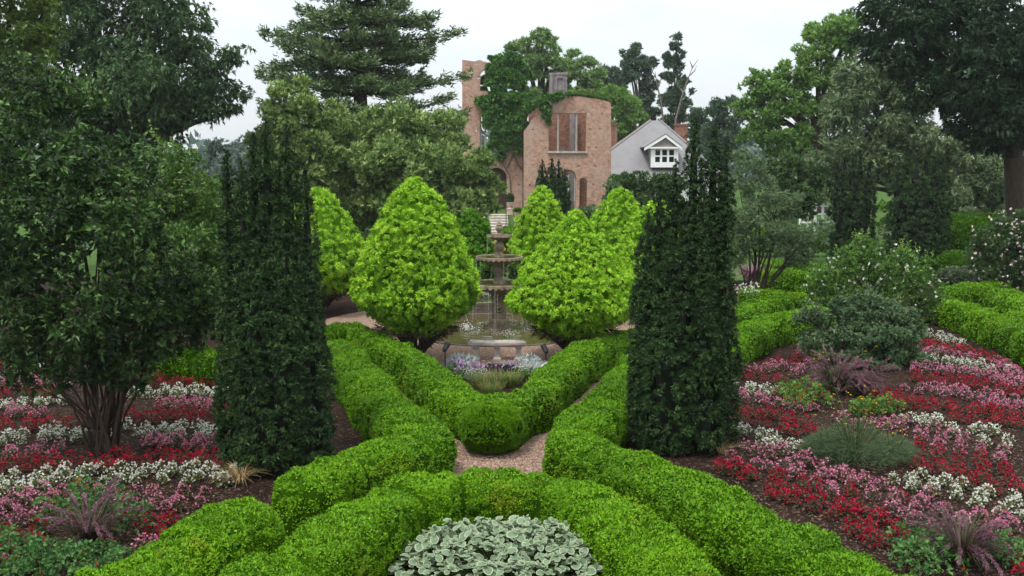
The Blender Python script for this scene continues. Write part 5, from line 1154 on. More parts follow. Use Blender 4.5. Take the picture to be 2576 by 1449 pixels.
shrub('leafy_shrub', 'dark undergrowth on the left between the oak and the light green shrub', 350, 33, [(250, 420, 80, 0), (350, 420, 70, 0), (150, 430, 90, 0), (420, 440, 60, 0), (300, 520, 90, 0), (180, 540, 100, 0), (60, 480, 100, 0), (440, 540, 70, 0), (520, 480, 50, 0), (560, 540, 60, 0), (540, 620, 70, 0), (580, 690, 60, 0)], 'shrub', .14, 5200, 112, stems=7)
shrub('leafy_shrub', 'dark undergrowth behind the right rose bushes and below the towering evergreen', 2480, 52, [(2420, 560, 50, 0), (2480, 590, 60, 0), (2540, 560, 60, 0), (2400, 620, 50, 0), (2460, 640, 60, 0), (2580, 620, 70, 0), (2240, 600, 40, 3), (2220, 640, 40, 3)], 'juniper', .18, 2400, 113, stems=5)
shrub('leafy_shrub', 'low dark shrubs behind the pond, beneath the golden cypresses', 1250, 43, [(1180, 660, 30, 0), (1220, 655, 26, 0), (1290, 660, 30, 0), (1330, 670, 34, 0), (1250, 665, 24, 0), (1390, 660, 40, 2), (1110, 650, 40, 2), (1450, 640, 40, 3), (1210, 690, 26, 0), (1300, 690, 30, 0)], 'shrub', .12, 2000, 114)
shrub('leafy_shrub', 'dark shrubs closing the gap left of the half hidden golden cypress', 960, 44, [(900, 620, 40, 0), (940, 600, 40, 0), (880, 670, 40, 0), (930, 690, 40, 0), (860, 600, 40, 0), (990, 640, 40, 0)], 'shrub', .13, 1500, 115)
# ================================================================== bedding begonias
def begonia_mesh(seed, col):
    """one clump: a dome of bronze leaves carrying small blossoms; returns leaf mesh and blossom mesh"""
    r = np.random.default_rng(seed); n = 58; d = rdir(r, n); d[:, 2] = np.abs(d[:, 2])
    h = r.uniform(.9, 1.15); p = d * np.array((.12, .12, .19 * h)) * r.uniform(.5, 1, (n, 1)) + (0, 0, .03)
    D = unit(d * np.array((1, 1, .5)) + .5 * rdir(r, n)); V, Q = leaves(p, D, d * .4 + np.array((0, 0, 1)), r.uniform(.045, .075, n), r.uniform(.04, .06, n), .12, .15)
    lm = mesh_data('begonia_leaves', V, Q, M['greenbeg' if col == 'white' else 'bronze'], tint=np.repeat(r.uniform(0, 1, n), 4))
    m = 36 if col == 'red' else 30; d = rdir(r, m); d[:, 2] = np.abs(d[:, 2]) * 1.1 + .08; d = unit(d)
    c_ = d * np.array((.15, .15, .245 * h)) * r.uniform(.82, 1.05, (m, 1)) + (0, 0, .035)
    V, Q, t = tufts(r, c_, unit(d + np.array((0, 0, .3))), 4, .033, .032, .9, .1, base=.2)
    fm = mesh_data('begonia_blossoms', V, Q, M[col], tint=t)
    return lm, fm
BEG = {c_: [begonia_mesh(200 + 10 * i + k, c_) for k in range(5)] for i, c_ in enumerate(('red', 'pink', 'white'))}
brng = random.Random(4); PLACED = {'red': [], 'pink': [], 'white': []}
TAKEN = []
def beg_row(side, col, pts, wd=0.0, sp=.25, conv=None):
    """a row of clumps along a line of photo pixels on the ground; wd > 0 adds further lines, wd metres deep"""
    g = np.array([G(u, v, .12)[:2] for u, v in pts])
    q, S = resample(g, sp) if len(g) > 1 else (g, None)
    t = unit(np.gradient(q, axis=0)) if len(q) > 1 else np.array([[1., 0]]); nrm = np.stack([-t[:, 1], t[:, 0]], 1)
    lines = [0.0] if wd < .25 else list(np.linspace(-wd / 2, wd / 2, max(2, int(round(wd / .26)) + 1)))
    for l in lines:
        for p, nn in zip(q, nrm):
            x, y = p + nn * l + np.array((brng.gauss(0, .055), brng.gauss(0, .055)))
            if any((x - a) ** 2 + (y - b_) ** 2 < .15 ** 2 for a, b_ in TAKEN): continue
            TAKEN.append((x, y)); PLACED[col].append((side, x, y, brng.uniform(.64, .96), brng.uniform(0, 6.28), brng.randrange(5)))
def z4(l): return [(x / 2, 724.5 + y / 2) for x, y in l]
def z6(l): return [(1717.3 + x / 2, 724.5 + y / 2) for x, y in l]
for col, pts, wd in (
    ('red', [(660, 250), (760, 290), (870, 330)], .3), ('pink', [(690, 330), (800, 310), (860, 320)], .0), ('white', [(700, 390), (860, 370)], .3), ('pink', [(760, 415), (900, 405), (1010, 430)], .35),
    ('red', [(760, 465), (930, 465), (1120, 470)], .6), ('white', [(690, 520), (880, 515), (1120, 520)], .5), ('pink', [(830, 570), (960, 575), (1100, 580)], .45),
    ('red', [(660, 645), (860, 630), (1130, 640)], .6), ('white', [(590, 715), (860, 695), (1000, 705), (1170, 715)], .5), ('pink', [(740, 760), (920, 760), (1180, 780)], .45),
    ('red', [(560, 860), (800, 840), (1000, 840), (1200, 860)], .65), ('white', [(30, 1010), (180, 950), (400, 930), (620, 930), (800, 930), (1000, 915), (1180, 930)], .55),
    ('pink', [(560, 1060), (720, 1040), (880, 1050), (1010, 1050)], .35), ('pink', [(700, 1090), (800, 1090), (900, 1090)], .0), ('red', [(620, 1140), (760, 1150), (830, 1200)], .3), ('red', [(860, 1150), (890, 1150)], 0),
    ('red', [(790, 1220), (840, 1240)], 0), ('pink', [(700, 1290), (760, 1270)], 0),
    ('red', [(-60, 380), (60, 380)], .4), ('white', [(-60, 440), (70, 440), (160, 380)], .4), ('pink', [(-60, 480), (110, 470), (280, 490)], .4), ('red', [(-60, 530), (100, 520), (260, 520)], .4),
    ('white', [(-60, 580), (120, 575), (300, 560)], .4), ('pink', [(-60, 625), (100, 615), (200, 620)], .35), ('red', [(-60, 690), (150, 670), (360, 680)], .6), ('white', [(-60, 760), (160, 740), (300, 720), (410, 735)], .5),
    ('pink', [(-60, 820), (120, 810), (280, 810)], .45), ('red', [(-60, 890), (160, 870), (420, 880), (540, 890)], .6),
    ('pink', [(-40, 1090), (60, 1075), (160, 1050)], .3), ('pink', [(200, 1030), (330, 1040), (460, 1040)], .3), ('pink', [(20, 1150), (130, 1130), (220, 1110)], .3), ('red', [(-40, 1260), (80, 1240), (200, 1230)], .35), ('red', [(-40, 1310), (60, 1310)], .3),
    ('pink', [(-30, 1380), (30, 1360)], .0)):
    beg_row('left', col, z4(pts), wd)
for col, pts, wd in (
    ('red', [(215, 430), (330, 445), (470, 455)], .35), ('pink', [(350, 410), (440, 395), (530, 385)], .3), ('red', [(460, 370), (560, 350), (650, 345)], .35), ('pink', [(590, 330), (660, 320)], 0), ('pink', [(560, 430), (600, 400), (640, 380)], .2),
    ('white', [(235, 480), (330, 500), (430, 520), (500, 515)], .35), ('pink', [(235, 540), (400, 550), (520, 580), (620, 600)], .45),
    ('red', [(240, 600), (360, 620), (480, 640), (560, 670)], .3), ('red', [(250, 640), (350, 660), (440, 680)], .0), ('red', [(530, 700), (610, 705), (650, 700)], .3),
    ('white', [(240, 690), (320, 710), (410, 745), (480, 775), (560, 800), (630, 800)], .35), ('pink', [(340, 790), (450, 820), (560, 850), (650, 870)], .25), ('pink', [(250, 850), (360, 880), (420, 890)], .2),
    ('red', [(225, 885), (290, 915), (340, 930)], .25), ('red', [(390, 930), (470, 960), (560, 990), (640, 1010)], .35), ('red', [(450, 1010), (560, 1040), (660, 1070)], .3), ('pink', [(470, 910), (560, 920), (650, 940), (740, 980)], .3), ('pink', [(640, 880), (720, 930), (780, 1000)], .0), 
    ('pink', [(760, 900), (830, 910), (850, 970)], .2), ('red', [(840, 1000), (850, 1040)], .2), ('red', [(650, 1090), (700, 1110)], .2), ('red', [(740, 1120), (790, 1080)], .2), ('red', [(840, 1180), (860, 1120), (880, 1090)], .2), ('red', [(940, 1250), (960, 1190), (1000, 1110)], .2), ('red', [(1050, 1220), (1100, 1170)], .25), ('red', [(1170, 1270), (1210, 1240)], 0),
    ('pink', [(900, 930), (960, 990), (960, 1040)], .2), ('pink', [(1000, 970), (1040, 1000)], .0), ('pink', [(1060, 1080), (1100, 1030)], 0), ('pink', [(1180, 1070), (1220, 1040), (1260, 1040)], 0), ('pink', [(1280, 1110), (1300, 1160), (1400, 1150)], 0), ('pink', [(1150, 1130), (1190, 1150)], 0),
    ('white', [(1040, 950), (1080, 930)], 0), ('white', [(1130, 990), (1170, 950), (1210, 920)], .0), ('white', [(1150, 1010), (1160, 960)], 0), ('white', [(1250, 1000), (1270, 970), (1330, 930)], .0), ('white', [(1350, 1020), (1380, 1000), (1430, 980)], .2), ('white', [(1470, 1090), (1500, 1050), (1550, 1010)], 0), ('white', [(1590, 1120), (1640, 1090), (1690, 1030)], .2), ('white', [(1700, 1150), (1720, 1120)], 0),
    ('pink', [(1180, 750), (1210, 700)], 0), ('red', [(1170, 830), (1200, 770)], .2), ('red', [(1150, 870), (1230, 890)], 0),
    ('pink', [(1270, 800), (1300, 740)], 0), ('red', [(1270, 850), (1290, 790)], .2), ('red', [(1290, 900), (1330, 910)], 0), ('red', [(1330, 730), (1350, 700)], 0),
    ('pink', [(1390, 770), (1430, 740)], 0), ('red', [(1380, 920), (1390, 860), (1400, 800)], .2), ('red', [(1440, 960), (1460, 930)], 0),
    ('pink', [(1490, 800), (1510, 760)], 0), ('red', [(1500, 950), (1500, 890), (1500, 830)], .2), ('red', [(1560, 1000), (1570, 980)], 0), ('white', [(1490, 745), (1530, 740)], 0),
    ('white', [(1620, 780), (1650, 740)], 0), ('pink', [(1590, 850), (1610, 800)], 0), ('red', [(1600, 900), (1630, 950), (1680, 1000), (1710, 1020)], .25),
    ('pink', [(1480, 1130), (1500, 1160)], 0), ('pink', [(1560, 1200), (1600, 1150), (1650, 1190)], .2), ('pink', [(1640, 1310), (1680, 1280), (1720, 1290)], .2), ('red', [(1650, 1330), (1690, 1340)], 0), ('red', [(1700, 1370), (1710, 1420)], .25), ('pink', [(1520, 1250), (1530, 1270)], 0),
    ('pink', [(800, 640), (830, 660)], 0), ('pink', [(880, 680), (960, 690), (1060, 690)], .25), ('pink', [(930, 660), (1030, 650), (1120, 670)], 0), ('red', [(840, 740), (930, 740)], 0), ('white', [(1110, 650), (1150, 660)], .2), ('white', [(1215, 640), (1230, 680)], 0), ('white', [(1280, 650), (1290, 680)], 0), ('white', [(1350, 680), (1370, 720)], 0), ('white', [(1450, 700), (1490, 690)], 0), ('white', [(1545, 710), (1580, 700)], 0), ('red', [(1190, 700), (1260, 720)], 0), ('red', [(1060, 570), (1110, 590)], .2), ('red', [(1140, 560), (1190, 600)], .2),
    ('white', [(1180, 225), (1280, 240), (1390, 275)], .35), ('red', [(1180, 265), (1300, 290), (1450, 320), (1580, 370)], .55), ('pink', [(1180, 310), (1320, 325), (1480, 345), (1600, 385), (1717, 440)], .4), ('white', [(1160, 350), (1300, 355), (1440, 375), (1580, 395), (1690, 425)], .5),
    ('pink', [(1170, 400), (1350, 410), (1520, 430), (1717, 490)], .55), ('red', [(1190, 440), (1330, 460), (1500, 480), (1640, 500), (1740, 530)], .6), ('pink', [(1160, 490), (1330, 515), (1500, 535), (1740, 590)], .6), ('red', [(1000, 530), (1130, 560), (1260, 580), (1400, 600), (1560, 620), (1740, 640)], .55), ('red', [(1360, 640), (1480, 660), (1600, 690), (1700, 690)], .3), ('pink', [(1480, 590), (1600, 590), (1700, 600)], .2), ('red', [(1640, 660), (1700, 690)], .3)):
    beg_row('right', col, z6(pts), wd)
def pix(x, y, z=.12):
    d = np.array((x, y, z - CAM_H)); c_, s_ = math.cos(PITCH), math.sin(PITCH); dep = d[1] * c_ - d[2] * s_; up = d[1] * s_ + d[2] * c_
    return 1288 + FPX * d[0] / dep, 724.5 - FPX * up / dep
# the nearest part of the right bed, clump by clump
for col in PLACED: PLACED[col] = [q for q in PLACED[col] if not (lambda u, v: u > 2280 and v > 1066 or u > 2080 and v > 1140)(*pix(q[1], q[2]))]
Z6 = lambda l: [(1717.3 + x / 2, 724.5 + y / 2) for x, y in l]; Z5 = lambda l: [(2079.6 + x * .2129, 1140.4 + y * .2129) for x, y in l]
SPOTS = {
 'pink': Z6([(1200, 700), (1202, 735), (1300, 742), (1290, 772), (1410, 740), (1400, 770), (1396, 800), (1500, 780), (1502, 806), (1612, 800), (1600, 830), (1592, 852), (1345, 722), (1270, 692)])
   + Z5([(180, 180), (150, 220), (260, 250), (300, 300), (40, 240), (60, 330), (30, 380), (60, 440), (440, 230), (430, 310), (560, 350), (650, 340), (540, 450), (820, 480), (830, 570), (760, 640), (1140, 510), (1100, 560), (1200, 450), (1060, 590), (960, 670), (1040, 740), (1330, 650), (1400, 620), (1270, 790), (1590, 720), (1590, 780), (1800, 700), (1820, 750), (2060, 710), (2130, 760), (1960, 840), (2030, 820), (2060, 880), (2200, 820), (1880, 990), (2240, 1040), (2180, 1100), (2130, 1130)]),
 'red': Z6([(1196, 768), (1182, 798), (1180, 828), (1160, 852), (1190, 878), (1222, 896), (1286, 800), (1284, 834), (1290, 866), (1312, 896), (1332, 912), (1396, 830), (1390, 860), (1394, 890), (1390, 916), (1440, 936), (1445, 966), (1500, 832), (1500, 860), (1514, 890), (1510, 920), (1500, 946), (1612, 872), (1626, 900), (1640, 930), (1650, 960), (1682, 986), (1712, 1010), (1350, 702), (1560, 986), (1576, 1002)])
   + Z5([(280, 370), (300, 420), (900, 440), (160, 560), (190, 600), (60, 680), (120, 640), (300, 640), (340, 600), (420, 640), (330, 720), (290, 830), (330, 890), (660, 640), (620, 700), (700, 760), (580, 740), (520, 830), (530, 920), (520, 1000), (830, 800), (850, 880), (820, 950), (720, 1010), (1060, 1000), (1070, 1050), (2300, 1250), (2300, 1330), (2310, 1400)]),
 'white': Z6([(1506, 740), (1526, 760), (1640, 746), (1622, 776), (1362, 690), (1366, 720), (1550, 706), (1580, 700), (1460, 700), (1490, 690)])
   + Z5([(790, 270), (1000, 260), (1130, 210), (1000, 360), (1040, 330), (1250, 390), (1260, 310), (1390, 260), (1420, 300), (1520, 390), (1540, 460), (1610, 340), (1820, 480), (1800, 520), (1900, 420), (1760, 560), (2060, 630), (2200, 600), (2210, 480), (2250, 520), (2300, 720)])}
for col, pts in SPOTS.items():
    for u, v in pts: g = G(u, v + 4, .12); PLACED[col].append(('right', g[0], g[1], brng.uniform(.66, .92), brng.uniform(0, 6.28), brng.randrange(5)))
MARKS = [(k, G(u, v)[:2]) for k, u, v in (('beside the left yew', 540, 1120), ('left of the left yew in front of the shaded hedge', 470, 960), ('under the huge leafy shrub', 250, 1100), ('at the left edge of the photo behind the shrub', 30, 960),
    ('at the left edge level with the shrub stems', 30, 1110), ('in front of the huge shrub, in the wide white band', 250, 1190), ('among the lower left lantana and purple grass', 130, 1300), ('beside the lumpy hedge at lower left', 430, 1290), ('in the sparse patch under the dry grass', 480, 1250),
    ('just right of the right yew', 1880, 960), ('by the flat topped hedge right of the yew', 1960, 920), ('left of the fennel', 1960, 1060), ('along the long right hedge near the yew', 1900, 1180), ('along the long right hedge farther down', 2080, 1260), ('in front of the fennel', 2140, 1210), ('behind the fennel', 2190, 1050),
    ('in the near columns right of the fennel', 2340, 1130), ('in the near columns at the right edge', 2520, 1150), ('around the lower right purple grass', 2330, 1290), ('in the lower right corner', 2540, 1350), ('beside the blue green shrub on its right', 2340, 900), ('along the scalloped hedge', 2480, 870), ('in the wide bands at the right edge', 2520, 960), ('right of the purple fountain grasses', 2320, 1010))]
def near(x, y): return min(MARKS, key=lambda m: (m[1][0] - x) ** 2 + (m[1][1] - y) ** 2)[0]
for col, items in PLACED.items():
    items.sort(key=lambda q: q[2]); keep, rest = items[:300], items[300:]
    for side, x, y, s, a, k in keep:
        lm, fm = BEG[col][k]
        word = {'red': 'deep red', 'pink': 'pale pink', 'white': 'white'}[col]
        o = link(col + '_begonia', lm, None, (x, y, 0)); o.scale = (s, s, s); o.rotation_euler = (0, 0, a)
        tag(o, '%s begonia clump %s' % (word, near(x, y)), 'flower', '%s begonias %s' % (col, near(x, y)))
        link('blossoms', fm, o)
    if rest:
        for part_, idx in (('leaves', 0), ('blossoms', 1)):
            VV, QQ, TT, n0 = [], [], [], 0
            for side, x, y, s, a, k in rest:
                me = BEG[col][k][idx]; v = np.empty(len(me.vertices) * 3, np.float32); me.vertices.foreach_get('co', v); v = v.reshape(-1, 3) * s
                t = np.empty(len(v), np.float32); me.attributes['tint'].data.foreach_get('value', t)
                c_, s_ = math.cos(a), math.sin(a); w_ = np.stack([v[:, 0] * c_ - v[:, 1] * s_ + x, v[:, 0] * s_ + v[:, 1] * c_ + y, v[:, 2]], 1)
                VV.append(w_); TT.append(t); QQ.append(np.arange(len(v)).reshape(-1, 4) + n0); n0 += len(v)
            me = mesh_data('far_begonias', np.concatenate(VV), np.concatenate(QQ), [BEG[col][0][idx].materials[0]], tint=np.concatenate(TT))
            if idx == 0: base = tag(link(col + '_begonia_drift', me), 'distant drift of %s begonias at the back of the beds' % col, kind='stuff')
            else: link('blossoms', me, base)

# bark chips over the soil
r = np.random.default_rng(12); q = []
for poly, cnt in (((1840, 1000, 2576, 1449), 6500), ((0, 960, 640, 1449), 4000)):
    u = r.uniform(poly[0], poly[2], cnt); v = r.uniform(poly[1], poly[3], cnt); q += [G(a, b_) for a, b_ in zip(u, v)]
pebbles('bark_mulch', np.array(q), .008, .024, M['chip'])

# fallen leaves and clippings on the paths and soil
r = np.random.default_rng(77); n = 900; u = r.uniform(300, 2500, n); v = r.uniform(880, 1449, n); g_ = np.array([G(a, b_) for a, b_ in zip(u, v)]) + (0, 0, .022)
M['litter'] = leaf_mat('fallen_leaf', (0.06, 0.035, 0.015), (0.16, 0.10, 0.04), (0.26, 0.20, 0.07), rough=0.8, trans=0.1, namp=0.2)
a = r.uniform(0, 6.28, n); V_, Q_ = leaves(g_, unit(np.stack([np.cos(a), np.sin(a), r.normal(.1, .12, n)], 1)), np.tile((0, 0, 1.), (n, 1)), r.uniform(.03, .07, n), r.uniform(.02, .035, n), .2)
tag(foliage('fallen_leaves', [(V_, Q_, np.repeat(r.uniform(0, 1, n), 4))], M['litter'], None), 'scattered fallen leaves on the paths and soil', kind='stuff')

# ================================================================== ornamental grasses, fennel, lantana
def blades(r, base, n, L, W, spread, arch, segs=5, rad=.08):
    """arching blades from a tussock: strips of quads"""
    a = r.uniform(0, 2 * math.pi, n); out_ = np.stack([np.cos(a), np.sin(a), 0 * a], 1)
    l = L * r.uniform(.6, 1.15, n); lean = spread * r.uniform(.15, 1, n); ar = arch * r.uniform(.4, 1.3, n)
    t = np.linspace(0, 1, segs + 1)
    b0 = np.array(base) + out_ * (rad * np.sqrt(r.uniform(0, 1, n)))[:, None]
    hor = l[:, None] * (lean[:, None] * t + ar[:, None] * .5 * t ** 2); ver = l[:, None] * (t * np.sqrt(np.clip(1 - (lean[:, None] * .6) ** 2, .1, 1)) - ar[:, None] * .75 * t ** 2.2)
    C = b0[:, None] + out_[:, None] * hor[..., None] + np.array((0, 0, 1.0)) * ver[..., None]
    C[..., 2] = np.maximum(C[..., 2], base[2] + .01)
    sd = np.stack([-np.sin(a), np.cos(a), 0 * a], 1); wd = W * (1 - t ** 2 * .9) * .5
    V = np.stack([C - sd[:, None] * wd[None, :, None], C + sd[:, None] * wd[None, :, None]], 2)
    m = segs + 1; Q = []
    for k in range(segs): Q.append(np.stack([np.arange(n) * m * 2 + k * 2, np.arange(n) * m * 2 + k * 2 + 1, np.arange(n) * m * 2 + k * 2 + 3, np.arange(n) * m * 2 + k * 2 + 2], 1))
    tint = np.repeat(np.clip(r.normal(.5, .2, n), 0, 1), m * 2)
    return (V.reshape(-1, 3), np.concatenate(Q), tint), C, out_
def plumes(r, C, frac, k, L, W):
    """fuzzy flower spikes over the outer part of blades' centre lines"""
    n, m, _ = C.shape; P_, A_ = [], []
    for i in range(n):
        t = r.uniform(1 - frac, 1, k) * (m - 1); j = np.clip(t.astype(int), 0, m - 2); f = (t - j)[:, None]
        P_.append(C[i, j] * (1 - f) + C[i, j + 1] * f); A_.append(unit(C[i, j + 1] - C[i, j]))
    return tufts(r, np.concatenate(P_), np.concatenate(A_), 3, L, W, .75, .05, base=.1)
def fountain_grass(label, x, y, s, seed, nb=260, np_=26):
    r = np.random.default_rng(seed); T = thing('fountain_grass', label, 'ornamental grass', (x, y, 0))
    b, _, _ = blades(r, (x, y, 0), nb, .75 * s, .012 * s, .6, .7); foliage('leaves', [b], M['blade'], T)
    st, C, _ = blades(r, (x, y, 0), np_, 1.05 * s, .006, .32, .85, 8)
    foliage('plume', [st, plumes(r, C, .42, 80, .045 * s, .009)], M['plume'], T)
g = G(2105, 985); fountain_grass('wide purple fountain grass with arching plumes below the blue green shrub', g[0], g[1], 1.25, 121, 420, 60)
g = G(2165, 992); fountain_grass('purple fountain grass right beside the wide one under the blue green shrub', g[0], g[1], 1.15, 122, 320, 40)
g = G(2418, 1418); fountain_grass('purple fountain grass with curling plumes in the lower right corner', g[0], g[1], 1.15, 123, 420, 30)
g = G(225, 1372); fountain_grass('purple fountain grass among orange lantana in the lower left corner', g[0], g[1], 1.15, 124, 260, 26)
def straw_tuft(label, x, y, s, seed, n=110, mat='straw', name='dry_grass'):
    r = np.random.default_rng(seed); b, _, _ = blades(r, (0, 0, 0), n, .55 * s, .012 * s, .7, .8)
    o = foliage(name, [b], M[mat], None, (0, 0, 0)); o.location = (x, y, 0); tag(o, label, 'grass tuft')
g = G(605, 1215); straw_tuft('dry straw coloured grass tuft at the foot of the left yew', g[0], g[1], 1.1, 131)
g = G(1815, 1142); straw_tuft('yellowed strap leaves lying at the foot of the right yew', g[0], g[1], .9, 132, 50)
g = G(1888, 712); straw_tuft('tall dead purple brown grass under the grey leaved tree', g[0], g[1], 2.6, 133, 320, 'plume')
g = G(1925, 712); straw_tuft('bleached dead grass between the grey leaved tree and the bright hedge', g[0], g[1], 2.2, 134, 120)
g = G(1990, 722); straw_tuft('small dead brown grass in front of the bright hedge', g[0], g[1], 1.6, 135, 180, 'plume')
# fennel
def fennel(label, x, y, s, seed, umb, nst=70):
    r = np.random.default_rng(seed); T = thing('fennel', label, 'herb', (x, y, 0)); b = MB()
    tips = []
    for i in range(umb):
        a = r.uniform(0, 6.28); l = s * r.uniform(.75, 1.45); o = np.array((math.cos(a), math.sin(a), 0)) * l * r.uniform(.15, .75)
        q = np.array([(x, y, 0), np.array((x, y, 0)) + o * .45 + (0, 0, l * .5), np.array((x, y, 0)) + o + (0, 0, l * r.uniform(.7, 1.0))]); b.tube(q, [.008, .006, .004], 4); tips.append(q[-1])
    tag(b.build('stem', M['grassb'], T), kind='stuff')
    n = nst * 14; a = r.uniform(0, 6.28, n); hh = r.uniform(.1, .75, n) * s; rr = r.uniform(.1, 1, n) ** .7 * s * .62
    p = np.stack([x + rr * np.cos(a), y + rr * np.sin(a), hh * (1.05 - (rr / s))], 1)
    foliage('leaves', [tufts(r, p, unit(np.stack([np.cos(a), np.sin(a), .7 + 0 * a], 1)), 7, .13, .005, .8, 0)], M['fennel'], T)
    tp = np.array(tips); foliage('flower_head', [tufts(r, np.repeat(tp, 4, 0) + r.normal(0, .022, (len(tp) * 4, 3)) * (1, 1, .3), np.tile((0, 0, 1.), (len(tp) * 4, 1)), 3, .016, .010, 1.0)], M['yellow'], T)
g = G(2150, 1165); fennel('hazy fennel with yellow flower heads in the middle of the right flower bed', g[0], g[1], 1.15, 141, 30, 70)
g = G(2085, 1150); fennel('darker fennel clump left of the flowering one', g[0], g[1], .72, 142, 3, 80)
g = G(2095, 985); fennel('leggy yellow flowered fennel stems in front of the purple grass', g[0], g[1], 1.0, 143, 20, 14)
g = G(2240, 1160); fennel('low straw tinted fennel right of the flowering one', g[0], g[1], .7, 144, 8, 50)
# lantana: sprawling leafy stems with orange heads
def lantana(label, pts, n, nf, seed, L=.075, hgt=.35, mat='lantana'):
    r = np.random.default_rng(seed); g_ = np.array([G(u, v) for u, v, _ in pts]); R_ = np.array([q for _, _, q in pts]); c_ = (*g_.mean(0)[:2], 0); T = thing('lantana', label, 'shrub', c_)
    i = r.choice(len(pts), n, p=R_ ** 2 / (R_ ** 2).sum()); a = r.uniform(0, 6.28, n); q = np.sqrt(r.uniform(0, 1, n)); z = hgt * (1 - q ** 2 * .6) * r.uniform(.25, 1.15, n) + .04
    p = np.stack([g_[i, 0] + R_[i] * q * np.cos(a), g_[i, 1] + R_[i] * q * np.sin(a), z], 1); d = np.stack([np.cos(a) * q, np.sin(a) * q, .55 + 0 * q], 1)
    foliage('leaves', [tufts(r, p, unit(d), 5, L, L * .62, .9, .12, .2, .5)], M[mat], T)
    b = MB()
    for j in range(0, n, 6): b.tube([(p[j] - c_) * (.75, .75, 0) + c_ + (0, 0, .01), p[j] * (.9, .9, .6) + np.array(c_) * (.1, .1, 0), p[j]], [.006, .005, .003], 4)
    tag(b.build('stem', M['bark'], T), kind='stuff')
    k = r.choice(n, nf, replace=False); foliage('blossoms', [tufts(r, np.repeat(p[k], 3, 0) + (0, 0, .03) + r.normal(0, .012, (nf * 3, 3)), np.tile((0, -.3, 1.), (nf * 3, 1)), 4, .022, .022, .9)], M['orange'], T)
lantana('orange lantana carpet in the lower left corner', [(40, 1420, .55), (120, 1440, .55), (210, 1430, .5), (300, 1448, .4), (-30, 1380, .4)], 620, 34, 151, hgt=.30)
lantana('upright green lantana behind the purple grass in the lower left corner', [(150, 1330, .35), (220, 1300, .3), (280, 1320, .35), (340, 1350, .25)], 260, 14, 152, hgt=.62)
lantana('orange flowered lantana left of the wide purple grass', [(1985, 1005, .4), (2020, 1000, .45), (2045, 1020, .4), (2000, 1030, .35)], 420, 80, 153, L=.06, hgt=.4, mat='rose')
lantana('orange flowered lantana below the purple grass pair', [(2200, 1040, .4), (2235, 1035, .35), (2170, 1045, .3)], 300, 40, 154, L=.06, hgt=.32, mat='rose')
lantana('thin lantana stems beside the purple grass in the lower right corner', [(2280, 1390, .3), (2320, 1410, .35), (2345, 1440, .4), (2295, 1440, .3), (2340, 1370, .2)], 210, 12, 155, hgt=.36)
lantana('leafy lantana seedlings at the right edge of the lower bed', [(2530, 1400, .25), (2550, 1430, .3), (2500, 1420, .2)], 110, 3, 156, hgt=.3)

# ================================================================== pale variegated plant in the foreground
VC = np.array((-.08, 12.55, 0)); VR, VH = 1.5, .56
T = thing('variegated_plant', 'spreading mound of pale silver green leaves with cream edges at the bottom centre', 'plant', VC)
def vleaf(seed):
    r = np.random.default_rng(seed); n = 11; V = [(0, .5, .02)]; 
    for f, ring in ((.86, 0), (1.0, 1)):
        for i in range(n):
            a = 2 * math.pi * i / n; sc_ = 1 + (.06 * math.cos(a * n) if ring else 0)
            x, y = .44 * math.sin(a) * f * sc_, .5 - .5 * math.cos(a) * f * (1.0 + .08 * (math.cos(a) < 0)); z = .10 * abs(x) * 2 - .16 * (y - .5) ** 2 * (2 if y > .5 else 1) + r.uniform(-.02, .02)
            V.append((x, y, z))
    T3 = [(0, 1 + i, 1 + (i + 1) % n) for i in range(n)]; Q4 = [(1 + i, 1 + n + i, 1 + n + (i + 1) % n, 1 + (i + 1) % n) for i in range(n)]
    return np.array(V), np.array(T3), np.array(Q4)
M['vcen'] = leaf_mat('silver_green_leaf', (0.075, 0.125, 0.062), (0.130, 0.190, 0.108), (0.205, 0.265, 0.170), rough=0.7, trans=0.15, nscale=14, namp=0.25)
M['vedge'] = leaf_mat('cream_leaf_edge', (0.24, 0.285, 0.165), (0.32, 0.36, 0.23), (0.42, 0.45, 0.31), rough=0.7, trans=0.15, namp=0.1)
LM = []
for k in range(6):
    V, T3, Q4 = vleaf(300 + k); LM.append(mesh_data('variegated_leaf', V, [T3, Q4], [M['vcen'], M['vedge']], [0] * len(T3) + [1] * len(Q4), tint=np.full(len(V), .25 + .1 * k)))
r = random.Random(9); spots = []
def vtop(x, y):
    q = (x / 1.5) ** 2 + (y / 1.18) ** 2; return VH * max(0.0, 1 - q) ** .36
from mathutils import Euler
stems, tries = [], 0
while len(stems) < 300 and tries < 30000:
    tries += 1; x, y = r.uniform(-VR, VR), r.uniform(-VR, VR)
    if (x / 1.5) ** 2 + (y / 1.18) ** 2 > 1: continue
    if any((x - a) ** 2 + (y - b_) ** 2 < .095 ** 2 for a, b_, _ in stems): continue
    stems.append((x, y, vtop(x, y) * r.uniform(.72, 1.14) + .05))
lv = []
for x, y, z in stems:
    m = r.randrange(5, 9); a0 = r.uniform(0, 6.28); big = r.uniform(.8, 1.25)
    for k in range(m):
        inner = k >= m - 2
        az = a0 + 2 * math.pi * k / (m - 2) + r.gauss(0, .3); s = big * (r.uniform(.035, .06) if inner else r.uniform(.075, .125))
        lv.append((x + .01 * math.cos(az), y, z + (.025 if inner else r.uniform(-.03, .01)), r.uniform(-.35, .75) if not inner else r.uniform(-.9, -.3), r.gauss(0, .35), az, s))
lv.sort(key=lambda q: -(q[1] * .35 + q[2]) + abs(q[0]) * .05)
spots = stems
BV, BT, BQ, BI, nb_ = [], [], [], [], 0
